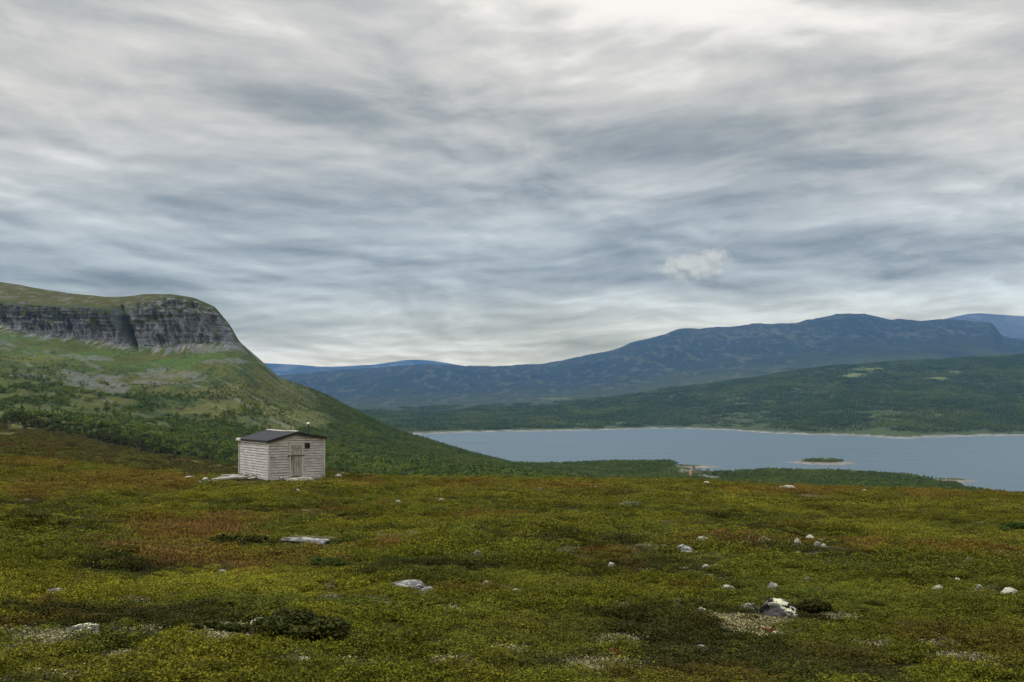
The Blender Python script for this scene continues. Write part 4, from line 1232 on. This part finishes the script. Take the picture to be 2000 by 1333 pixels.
win = boxes('window', [(WX0, WX0 + 0.035, -0.045, -0.01, WZ0, WZ1), (WX1 - 0.035, WX1, -0.045, -0.01, WZ0, WZ1), (WX0 + 0.035, WX1 - 0.035, -0.045, -0.01, WZ0, WZ0 + 0.035), (WX0 + 0.035, WX1 - 0.035, -0.045, -0.01, WZ1 - 0.035, WZ1)], 'tar', hut)
boxes('pane', [(WX0 + 0.035, WX1 - 0.035, -0.02, -0.012, WZ0 + 0.035, WZ1 - 0.035)], 'dark', win, 0)
boxes('gap_shade_sheet', [(0.03, W_ - 0.03, 0.022, 0.04, 0.0, HL), (0.022, 0.04, 0.05, L_ - .05, 0.0, HL)], 'tar', hut, 0)  # black sheets behind the boards, put in so their gaps read as shade
boxes('sill_beam', [(0.05, W_ - 0.05, -0.045, 0.05, -0.18, -0.015), (-0.045, 0.045, 0.05, L_ - 0.05, -0.18, -0.015)], 'board', hut)


def tube(name, prof, mat, parent, loc, n=18):
    V, Fc = [], []
    for (r, z) in prof:
        for j in range(n): V.append((r * math.cos(2 * math.pi * j / n), r * math.sin(2 * math.pi * j / n), z))
    for i in range(len(prof) - 1):
        for j in range(n): Fc.append((i * n + j, i * n + (j + 1) % n, (i + 1) * n + (j + 1) % n, (i + 1) * n + j))
    Fc.append(tuple(range(n - 1, -1, -1))); Fc.append(tuple(range((len(prof) - 1) * n, len(prof) * n)))
    o = pymesh(name, V, Fc, M[mat], parent); o.location = loc
    return o


pz = roof_z(2.65)
pipe = tube('stove_pipe', [(0.10, 0.0), (0.085, 0.06), (0.048, 0.08), (0.048, 0.60)], 'pipe', hut, (2.65, 0.75, pz + 0.03))
tube('rain_cap', [(0.056, 0.0), (0.065, 0.05), (0.115, 0.06), (0.105, 0.085), (0.02, 0.15), (0.005, 0.155)], 'zinc', pipe, (0, 0, 0.58))

# doorstep slabs, block at the corner, loose planks
for (lx, ly, w, d, h, nm, lab, mt) in ((1.55, -0.55, 1.7, 0.75, 0.16, 'doorstep', 'flat pale stone slab lying as doorstep before the hut door', 'rock_pale'), (2.6, -0.42, 1.3, 0.5, 0.12, 'stone', 'flat stone beside the doorstep under the hut window', 'rock_grey')):
    me = rock_mesh(nm, w, d, h + 0.2, 900 + int(lx * 10), mt, sub=4, sharp=0.4)
    wx = HX + lx * math.cos(TH) - ly * math.sin(TH); wy = HY + lx * math.sin(TH) + ly * math.cos(TH)
    o = link(nm, me); o.location = (wx, wy, float(h_near(wx, wy)) + h); o.rotation_euler = (0, 0, TH)
    tag(o, lab, nm)
me = rock_mesh('stone', 0.26, 0.2, 0.4, 77, 'rock_pale', sub=3)
lx, ly = 0.62, -0.3
wx = HX + lx * math.cos(TH) - ly * math.sin(TH); wy = HY + lx * math.sin(TH) + ly * math.cos(TH)
o = link('stone', me); o.location = (wx, wy, float(h_near(wx, wy)) + 0.24)
tag(o, 'white block leaning at the foot of the hut wall left of the door', 'stone')
STONES.append((wx, wy, .2))

PL = [  # px of two ends, rows, thickness, label
 (413, 938, 466, 932, 0.10, 0.20, 'long white bleached plank lying lowest in the timber heap left of the hut'),
 (425, 933, 470, 936, 0.06, 0.16, 'bleached plank crossing the timber heap at its middle'),
 (432, 930, 462, 928, 0.05, 0.14, 'grey plank at the back of the timber heap'),
 (463, 935, 491, 930, 0.10, 0.20, 'thick white plank nearest the hut side wall'),
 (478, 923, 501, 931, 0.05, 0.16, 'plank leaning against the foot of the hut side wall'),
 (447, 928, 480, 927, 0.05, 0.12, 'thin grey plank behind the thick white one'),
 (486, 935, 500, 938, 0.04, 0.10, 'short offcut plank beside the near hut corner'),
 (440, 936, 458, 929, 0.05, 0.12, 'short plank lying askew on top of the timber heap')]
for i, (xa, ra, xb, rb, th, wd_, lab) in enumerate(PL):
    Ya = 54.5 + 0.25 * i % 1.2 + (0.9 if i in (2, 5) else 0); Yb = Ya + (0.5 if i != 4 else 1.0)
    A = world_pt(xa, ra, Ya); B = world_pt(xb, rb, Yb)
    A = (A[0], A[1], max(A[2], float(h_near(A[0], A[1])) + 0.14)); B = (B[0], B[1], max(B[2], float(h_near(B[0], B[1])) + 0.14))
    A = (A[0], A[1], min(A[2], float(h_near(A[0], A[1])) + 0.30)); B = (B[0], B[1], min(B[2], float(h_near(B[0], B[1])) + (0.30 if i != 4 else 0.45)))
    L = math.dist(A, B)
    V, Fc = [], []
    nn = 8
    for j in range(nn):
        t0, t1 = -L / 2 + L * j / nn, -L / 2 + L * (j + 1) / nn
        f = lambda t: 0.02 * math.sin(t * 2.3 + i)
        hexa(V, Fc, [(t0, -wd_ / 2, f(t0) - th / 2), (t1, -wd_ / 2, f(t1) - th / 2), (t1, wd_ / 2, f(t1) - th / 2), (t0, wd_ / 2, f(t0) - th / 2),
                     (t0, -wd_ / 2, f(t0) + th / 2), (t1, -wd_ / 2, f(t1) + th / 2), (t1, wd_ / 2, f(t1) + th / 2), (t0, wd_ / 2, f(t0) + th / 2)])
    o = pymesh('plank', V, Fc, M['plank'])
    o.location = tuple((a + b) / 2 for a, b in zip(A, B))
    o.rotation_euler = (random.uniform(-.2, .2), -math.atan2(B[2] - A[2], math.hypot(B[0] - A[0], B[1] - A[1])), math.atan2(B[1] - A[1], B[0] - A[0]))
    tag(o, lab, 'plank')
    for t in (0, .25, .5, .75, 1): OPEN.append((A[0] + (B[0] - A[0]) * t, A[1] + (B[1] - A[1]) * t - 0.3, 0.6))


# ------------------------------------------------------------------ shrubs that stand out of the heath
def shrub(px, row, w, h, mat, label, leaf, nleaf, seed, name='shrub', cat='shrub', open_=0.5):
    x, y, z = ground_hit(px, row)
    W = w / F * y; Hh = h / F * y
    r = np.random.default_rng(seed); k = max(6, int(w / 7))
    cx = r.uniform(-.5, .5, k) * W * 0.85; cy = r.uniform(-.5, .5, k) * W * 0.45; ch = Hh * r.uniform(0.55, 1.0, k) * (1 - 1.1 * (cx / W) ** 2)
    rr = max(W / k * 1.6, Hh * 0.5)
    def cf(n):
        i = r.integers(0, k, n); d = r.normal(0, 1, (n, 3)); d /= np.linalg.norm(d, axis=1)[:, None]; d *= (r.uniform(0.25, 1, n) ** .5)[:, None]
        zz = ch[i] * 0.62 + d[:, 2] * ch[i] * 0.42
        X_ = cx[i] + d[:, 0] * rr; Y_ = cy[i] + d[:, 1] * rr
        g = h_near(x + X_, y + Y_) - z
        return np.stack([X_, Y_, g + np.maximum(zz, 0.01)], 1)
    V, Q, lv = leaf_cloud(nleaf, cf, leaf, up=0.6, rngs=r)
    root = empty(name, (x, y, z))
    tag(root, label, cat)
    f = link('foliage', npmesh('foliage', V, Q, M[mat], {'leaf': lv}), root)
    Vs, Fs = [], []
    for i in range(k if False else 0):
        g = float(h_near(x + cx[i], y + cy[i])) - z
        for q in range(4):
            a = r.uniform(0, 6.28); e = (cx[i] + rr * .7 * math.cos(a), cy[i] + rr * .7 * math.sin(a), g + ch[i] * 0.9); b = len(Vs); t_ = 0.006 + 0.0002 * y
            s0 = (cx[i] + 0.1 * rr * math.cos(a), cy[i], g - 0.02)
            Vs += [(s0[0] - t_, s0[1], s0[2]), (s0[0] + t_, s0[1], s0[2]), (s0[0], s0[1] + t_, s0[2]), e]
            Fs += [(b, b + 1, b + 3), (b + 1, b + 2, b + 3), (b + 2, b, b + 3)]


shrub(585, 1245, 180, 50, 'shrub_dark', 'large dark dwarf birch clump right of the pale lichen ground at lower left', 0.022, 15000, 1)
shrub(470, 1070, 140, 24, 'shrub_dark', 'dark low dwarf birch clump above the rust brown grass', 0.03, 8000, 2)
shrub(650, 1112, 90, 24, 'shrub_green', 'fresh green juniper mat right of the rust brown grass', 0.022, 9000, 3)
shrub(1985, 1044, 60, 26, 'shrub_green', 'dark leafy bush cut by the right edge of the frame', 0.03, 8000, 4)
shrub(1228, 992, 34, 13, 'shrub_pale', 'pale silvery willow bush in green heath below the lake', 0.045, 700, 5)
shrub(1245, 988, 16, 8, 'shrub_pale', 'small pale willow at the right foot of the silvery willow bush', 0.045, 260, 15)
shrub(430, 1235, 120, 22, 'shrub_dark', 'dark clump on top of the pale lichen bank at lower left', 0.02, 5000, 6)
shrub(1590, 1196, 60, 26, 'shrub_dark', 'dark dwarf birch growing against the right side of the large boulder', 0.02, 6000, 7)
shrub(245, 1100, 80, 26, 'shrub_dark', 'brownish dark shrub at the left of the rust brown grass', 0.024, 6000, 8)
shrub(1470, 1230, 90, 8, 'shrub_red', 'bright red bearberry mat on the lichen ground below the large boulder', 0.018, 1000, 9, 'bearberry', 'ground plant')
shrub(1015, 1302, 30, 7, 'shrub_red', 'small scarlet bearberry patch at bottom centre', 0.016, 420, 10, 'bearberry', 'ground plant')
shrub(945, 1322, 40, 6, 'shrub_red', 'orange red bearberry patch at the bottom, left of the scarlet one', 0.016, 420, 11, 'bearberry', 'ground plant')

# ------------------------------------------------------------------ heath plants
OPEN += [(-16.2, 53.6, .9), (-15.2, 53.6, .9), (-14.3, 53.8, .8), (-13.4, 54.2, .5), (-12.3, 54.6, .7), (-11.2, 55.4, .6)]
ST = np.array(STONES); OP = np.array(OPEN)


def heath_points(Y0, Y1, dens):
    out = []
    n = int(dens * (Y1 - Y0) * ((Y0 + Y1) * 0.545 + 3.2) * 1.0)
    # area-true sampling of the trapezoid
    Y = RNG.uniform(Y0, Y1, n * 2); w = 1.09 * Y + 3.2
    keep = RNG.uniform(0, w.max(), n * 2) < w
    Y = Y[keep]; Y = Y[:n] if len(Y) > n else Y
    X = RNG.uniform(-0.5, 0.5, len(Y)) * (1.09 * Y + 3.2)
    return X, Y


def clear(X, Y, pad, marg):
    k = ~in_hut(X, Y, 0.12)
    for A in (ST, OP):
        for (sx, sy, sr_) in A:
            if sy < Y.min() - 3 or sy > Y.max() + 3: continue
            r = sr_ * 0.95 + marg
            dx_ = (X - sx); dy_ = (Y - sy)
            dy_ = np.where(dy_ < 0, dy_ / (1.0 + pad), dy_)
            k &= (dx_ ** 2 + dy_ ** 2) > r * r
    return k


def heath_zone(name, Y0, Y1, dens, srcs, gsrcs, lsrcs, pad, marg, ldens):
    X, Y = heath_points(Y0, Y1, dens)
    k = clear(X, Y, pad, marg); X, Y = X[k], Y[k]
    Z = h_near(X, Y); t, li, ru = tint_at(X, Y, Z)
    k = (RNG.uniform(0, 1, len(X)) > li * 0.86); X, Y, Z, t, li, ru = X[k], Y[k], Z[k], t[k], li[k], ru[k]
    n = len(X)
    t = t * RNG.uniform(0.8, 1.25, n)[:, None]
    # a few yellow or reddish sprigs
    q = RNG.uniform(0, 1, n)
    t[(q > 0.06) & (q < 0.064)] = np.array([0.16, 0.08, 0.02])
    gr = ellipse_mask(1000 + F * X / Y, HOR - F * Z / Y, GRASSY, 1.2 * fbm(X / 1.2, Y / 2.5, 3)) > RNG.uniform(0.25, 1.6, n)
    rot = np.stack([RNG.normal(0, 0.12, n), RNG.normal(0, 0.12, n), RNG.uniform(0, 6.28, n)], 1)
    hv = 0.75 + 0.7 * np.clip(fbm(X / 2.3 + 33, Y / 2.3, 2) + 0.25, 0, 1)
    sz = RNG.uniform(0.75, 1.3, n) * (1 - 0.45 * li)
    scl = np.stack([sz, sz, sz * hv * (1 - 0.3 * li)], 1)
    P_ = np.stack([X, Y, Z - 0.01], 1)
    a = ~gr
    scatter(name, P_[a], rot[a], scl[a], t[a], srcs, 'low green heath of crowberry and dwarf birch', 'ground cover')
    if gr.sum() > 5: scatter('dry_grass', P_[gr], rot[gr], scl[gr], np.array([[0.18, 0.108, 0.034]]) * RNG.uniform(0.6, 1.3, int(gr.sum()))[:, None], gsrcs, 'rust brown dry grass patches', 'ground cover')
    X, Y = heath_points(Y0, Y1, ldens)
    k = clear(X, Y, 0, marg); X, Y = X[k], Y[k]
    Z = h_near(X, Y); t, li, ru = tint_at(X, Y, Z)
    k = RNG.uniform(0.1, 1, len(X)) < li
    X, Y, Z = X[k], Y[k], Z[k]; n = len(X)
    if n > 5:
        base = np.array([[0.25, 0.222, 0.115]]) * RNG.uniform(0.4, 1.2, n)[:, None]
        sz = RNG.uniform(0.6, 1.3, n)
        scatter('reindeer_lichen', np.stack([X, Y, Z], 1), np.stack([0 * X, 0 * X, RNG.uniform(0, 6.28, n)], 1), np.stack([sz] * 3, 1), base, lsrcs, 'pale reindeer lichen between the heath plants', 'lichen')


h1 = [heath_clump(s_, 1400, 0.25, 0.085, 0.0110, M['leaf']) for s_ in range(6)]
h2 = [heath_clump(20 + s_, 1150, 0.40, 0.11, 0.017, M['leaf']) for s_ in range(6)]
h3 = [heath_clump(40 + s_, 1200, 0.80, 0.13, 0.030, M['leaf']) for s_ in range(5)]
g1 = [grass_clump(60 + s_, 220, 0.2, 0.08, M['grass'], w=0.0025) for s_ in range(3)]
g2 = [grass_clump(63 + s_, 420, 0.34, 0.07, M['grass'], w=0.006) for s_ in range(3)]
g3 = [grass_clump(66 + s_, 400, 0.6, 0.09, M['grass'], w=0.012) for s_ in range(3)]
l1 = [lichen_clump(80 + s_, 170, 0.11, M['lichen']) for s_ in range(3)]
l2 = [lichen_clump(90 + s_, 170, 0.40, M['lichen']) for s_ in range(2)]
heath_zone('heath_plants', 3.6, 15, 26, h1, g1, l1, 0.6, 0.09, 190)
heath_zone('heath_plants', 14.5, 38, 10, h2, g2, l1, 1.2, 0.17, 80)
heath_zone('heath_plants', 37, 112, 2.6, h3, g3, l2, 1.2, 0.38, 4)

# ------------------------------------------------------------------ birches
def sample_cells(G, dens, n, size=0.0):
    X, Y, Z = G[0], G[1], G[2]
    ax = (X[1:, 1:] - X[:-1, :-1]); w = np.abs((X[:-1, 1:] - X[:-1, :-1]) * (Y[1:, :-1] - Y[:-1, :-1])) * dens[:-1, :-1]
    p = (w / w.sum()).ravel()
    ids = RNG.choice(p.size, n, p=p); i, j = np.divmod(ids, X.shape[1] - 1)
    u, v = RNG.uniform(0, 1, n), RNG.uniform(0, 1, n)
    def L(A): return (A[i, j] * (1 - u) * (1 - v) + A[i + 1, j] * u * (1 - v) + A[i, j + 1] * (1 - u) * v + A[i + 1, j + 1] * u * v)
    return L(X), L(Y), L(Z), w.sum(), i, j


XB, YB, ZB, pxB, pyB, SB = GB
crest_row = np.interp(pxB, CR[:, 0], CR[:, 1])
vis = (pyB < crest_row + 14) & (pxB > -60) & (pxB < 2060) & (ZB > LAKE + 0.35)
nz = fbm(XB / 45, YB / 80, 3, 0.6); nzf = fbm(XB / 14 + 3, YB / 24, 3, 0.6)
low_ = sst(pxB, 900, 1060) * sst(SB, 2.5, 3.0) * (1 - sst(SB, 5.95, 6.2))
spur = sst(pxB + 60 * nz, 500, 620) * sst(SB, 2.0, 2.3) * (1 - sst(SB, 6.0, 6.6))
lower = (1 - sst(pxB, 540, 640)) * sst(SB, 2.0, 2.06) * (1 - sst(SB, 3.1, 3.55)) * sst(nz + nzf * .7 + 0.55 * sst(pxB, 150, 420) - 0.15 * sst(SB, 2.6, 3.4), 0.0, 0.35)
edge_ = (1 - sst(pxB, 500, 600)) * sst(SB, 1.80 - 0.12 * sst(pxB, 200, 420), 2.02) * (1 - sst(SB, 2.2, 2.5))
upper = (1 - sst(pxB, 560, 640)) * sst(SB, 3.0, 3.3) * (1 - sst(SB, 3.85, 3.95)) * sst(nz + nzf * .8 + 0.5 * sst(pxB, 250, 480), 0.0, 0.5)
yb2 = ellipse_mask(pxB, pyB, [(560, 820, 170, 50), (430, 800, 130, 20), (700, 894, 140, 16), (180, 812, 120, 10)], nz)
dens = np.clip(low_ * 1.0 + spur * (0.35 + 0.65 * sst(nz + .5 * nzf, -0.5, 0.1)) + lower * 0.55 + edge_ * 0.10 * sst(pxB, 250, 420) + upper * 0.3, 0, 1) * (1 - 0.85 * yb2) * vis * (1 - 0.97 * sst(pxB, 1318, 1335) * (1 - sst(pxB, 1425, 1460)) * (YB > 1130))
ts = [tree_src(200 + i, 4.6, 4.6, 120, 0.62, M['tree_leaf']) for i in range(7)] + [tree_src(210 + i, 6.0, 3.2, 90, 0.62, M['tree_leaf'], conif=True) for i in range(1)]
x, y, z, area, ii, jj = sample_cells(GB, dens, 52000)
print('birch wood area', area)
sv = SB[ii, jj]; pv = pxB[ii, jj]
sc_ = RNG.uniform(0.55, 1.15, len(x)) * (0.95 - 0.55 * sst(sv, 3.1, 3.8) * (1 - sst(pv, 560, 760)) - 0.12 * sst(sv, 2.6, 3.4) - 0.12 * sst(pv, 1000, 1200))
tn = fbm(x / 70, y / 90, 3)
tt = np.array([[0.080, 0.118, 0.022]]) * (1 + 0 * x[:, None]); tt = mxc(tt, (0.125, 0.155, 0.026), sst(tn, -0.1, 0.45) * .8); tt = mxc(tt, (0.034, 0.056, 0.018), (RNG.uniform(0, 1, len(x)) < 0.12) * 0.8)
tt = tt * RNG.uniform(0.75, 1.3, len(x))[:, None]
scatter('birch_wood', np.stack([x, y, z - 0.15], 1), np.stack([0 * x, 0 * x, RNG.uniform(0, 6.28, len(x))], 1), np.stack([sc_ * 1.05, sc_ * 1.05, sc_], 1), tt, ts, 'birch wood covering the fell side and lake shore', 'wood')

# island trees
a = RNG.uniform(0, 6.28, 150); r = np.sqrt(RNG.uniform(0, 1, 150)) * 0.62
x = ISL[0] + ISL[2] * r * np.cos(a) * 1.05; y = ISL[1] + 30 * r * np.sin(a); z = np.full(150, LAKE + 1.9)
sc_ = RNG.uniform(0.6, 1.05, 150) * (1.1 - 0.6 * r ** 2)
scatter('island_wood', np.stack([x, y, z], 1), np.stack([0 * x, 0 * x, RNG.uniform(0, 6.28, 150)], 1), np.stack([sc_] * 3, 1), np.array([[0.135, 0.180, 0.036]]) * RNG.uniform(0.7, 1.3, 150)[:, None], ts, 'low wood crowning the small lake island', 'wood')

# far forest beyond the lake
XC, YC, ZC, pxC, pyC, SC_, mead2 = GC
nz = fbm(XC / 260, YC / 500, 3)
dens = sst(SC_, 2.0, 2.12) * (1 - sst(SC_ + 0.3 * nz + 0.9 * (1 - sst(pxC, 1150, 1500)), 4.2, 5.2)) * (1 - 0.95 * mead2) * (pxC > 560) * (pxC < 2060) * (0.45 + 0.55 * sst(nz, -0.5, 0.1)) * (ZC > LAKE + 4.2)
x, y, z, area, ii, jj = sample_cells(GC, dens, 10500)
print('far forest area', area)
gzx = (ZC[ii, jj + 1] - ZC[ii, jj]) / (XC[ii, jj + 1] - XC[ii, jj] + 1e-6); gzy = (ZC[ii + 1, jj] - ZC[ii, jj]) / (YC[ii + 1, jj] - YC[ii, jj] + 1e-6)
tn = fbm(x / 200, y / 350, 3)
tt = np.array([[0.072, 0.104, 0.026]]) * (1 + 0 * x[:, None]); tt = mxc(tt, (0.118, 0.150, 0.032), sst(tn, -0.1, 0.45) * .8); tt = tt * RNG.uniform(0.65, 1.35, len(x))[:, None]
gs = [grove_src(300 + i, 48, 30, M['tree_leaf']) for i in range(6)]
fl = RNG.choice([-1.0, 1.0], len(x))
scatter('far_forest', np.stack([x, y, z - 0.4], 1), np.stack([np.arctan(gzy), -np.arctan(gzx), 0 * x], 1), np.stack([fl, np.ones(len(x)), RNG.uniform(0.8, 1.15, len(x))], 1), tt, gs, 'forest covering the hills beyond the lake', 'wood')

# scrub on the moor
wgt = ((SB > 0.15) & (SB < 2.1) & (pxB > -40) & (pxB < 660) & (pyB < crest_row + 10)).astype(float) * sst(fbm(XB / 14, YB / 22, 3), -0.15, 0.4)
x, y, z, area, ii, jj = sample_cells(GB, wgt, 9000)
sc_ = RNG.uniform(1.0, 3.6, len(x)) ; tt = np.array([[0.090, 0.092, 0.020]]) * RNG.uniform(0.5, 1.5, len(x))[:, None]
q = RNG.uniform(0, 1, len(x)) < 0.3; tt[q] = np.array([0.105, 0.072, 0.020])
scatter('moor_scrub', np.stack([x, y, z - 0.05], 1), np.stack([0 * x, 0 * x, RNG.uniform(0, 6.28, len(x))], 1), np.stack([sc_, sc_, sc_ * 2.6], 1), tt, h3, 'low scrub dotting the brown moor', 'ground cover')

# single birches along the edge of the moor
def birch_meshes(seed, hgt):
    r = np.random.default_rng(seed); wid = hgt * r.uniform(0.65, 0.95)
    Vs, Fs = [], []
    def limb(p, q, r0, r1):
        p, q = np.array(p), np.array(q); d = q - p; u = np.cross(d, (0.3, 0.9, 0.1)); u /= np.linalg.norm(u); v = np.cross(d, u); v /= np.linalg.norm(v); b = len(Vs)
        for c_, rr in ((p, r0), (q, r1)):
            for k in range(5): Vs.append(tuple(c_ + rr * (u * math.cos(k * 1.2566) + v * math.sin(k * 1.2566))))
        for k in range(5): Fs.append((b + k, b + (k + 1) % 5, b + 5 + (k + 1) % 5, b + 5 + k))
    tips = []
    for _ in range(int(r.integers(2, 4))):
        a = r.uniform(0, 6.28); p0 = (0.15 * math.cos(a), 0.15 * math.sin(a), -0.2); p1 = (0.35 * math.cos(a) + r.normal(0, .1), 0.35 * math.sin(a), hgt * 0.4); p2 = (wid * .22 * math.cos(a), wid * .22 * math.sin(a), hgt * 0.82)
        limb(p0, p1, 0.10, 0.07); limb(p1, p2, 0.07, 0.02)
        for q in range(3):
            b = a + r.normal(0, 0.9); t = r.uniform(0.1, 0.8); s0 = np.array(p1) * (1 - t) + np.array(p2) * t; e = s0 + np.array((math.cos(b) * wid * .3, math.sin(b) * wid * .3, hgt * 0.12)); limb(s0, e, 0.035, 0.012); tips.append(e)
        tips.append(np.array(p2))
    tr = bpy.data.meshes.new('trunk'); tr.from_pydata(Vs, [], Fs); tr.materials.append(M['bark'])
    tips = np.array(tips)
    def cf(n):
        i = r.integers(0, len(tips), n); d = r.normal(0, 1, (n, 3)); d /= np.linalg.norm(d, axis=1)[:, None]; d *= (r.uniform(0.2, 1, n) ** .5)[:, None]
        return tips[i] + d * np.array([wid * .2, wid * .2, hgt * 0.15])
    V, Q, lv = leaf_cloud(520, cf, 0.26, up=0.7, rngs=r, elong=1.3)
    cr = npmesh('crown', V, Q, M['near_birch'], {'leaf': lv})
    return tr, cr


BM = [birch_meshes(400 + i, h) for i, h in enumerate((4.6, 3.8, 5.2, 4.2, 3.2))]


def b_point(px, row):
    j = int(np.argmin(np.abs(PXB - px))); col = pyB[:, j]; ok = (SB[:, j] > 0.3) & (SB[:, j] < 3.3)
    i = int(np.argmin(np.where(ok, np.abs(col - row), 1e9)))
    return XB[i, j], YB[i, j], ZB[i, j]


def birch(x, y, z, k, s_, label, group=None):
    root = empty('birch_tree', (x, y, z), random.uniform(0, 6.28)); root.scale = (s_, s_, s_)
    tag(root, label, 'tree', group)
    for me_, nm in zip(BM[k], ('trunk', 'crown')):
        link(nm, me_, root)


SOLO = [(112, 853, 0.85, 'dark birch standing in the moor edge at the far left'), (42, 843, 0.9, 'leftmost birch of the moor edge'), (127, 846, 0.7, 'small birch right behind the dark one at the far left'),
        (220, 875, 0.75, 'single birch below the wood edge, left of the hut by two hundred paces'), (281, 889, 0.62, 'low birch bush on the brown moor midway to the hut'), (186, 904, 0.6, 'small birch near the heath brow at the left'),
        (206, 909, 0.6, 'low wide birch beside the small one near the heath brow'), (311, 917, 0.5, 'dark round little birch alone on the moor left of the hut'), (337, 906, 0.6, 'birch on the moor between the round one and the wood'),
        (343, 920, 0.4, 'tiny birch nearest the pale boulder left of the hut')]
for i, (px, row, s_, lab) in enumerate(SOLO):
    x, y, z = b_point(px, row); birch(float(x), float(y), float(z), i % 5, 1.35 * s_ * max(0.42, min(1, y / 380)), lab)
cnt = 0
wgt = ((SB > 1.78) & (SB < 2.35) & (pxB > 5) & (pxB < 560)).astype(float) * sst(fbm(XB / 22, YB / 30, 3) + 0.15, -0.3, 0.4) * np.exp(-((SB - 2.04) / 0.10) ** 2) * (0.35 + sst(fbm(XB / 30 + 4, YB / 60, 3), -0.1, 0.3))
x, y, z, area, ii, jj = sample_cells(GB, wgt, 270)
for q in range(270):
    birch(float(x[q]), float(y[q]), float(z[q]) - 0.05, q % 5, random.uniform(0.7, 1.35), 'small green birch in the open wood edge between moor and fell', 'birches along the wood edge')

# ------------------------------------------------------------------ air
m = new_mat('air')
v = node('ShaderNodeVolumePrincipled')
v.inputs['Color'].default_value = (*AIR_C, 1)
v.inputs['Density'].default_value = AIR_D
v.inputs['Anisotropy'].default_value = 0.0
o_ = node('ShaderNodeOutputMaterial'); m.node_tree.links.new(v.outputs[0], o_.inputs['Volume'])
V, Fc = [], []
box(V, Fc, -17000, 17000, -400, 23500, -95, AIR_TOP)
hz = pymesh('haze', V, Fc, m)
tag(hz, kind='stuff')
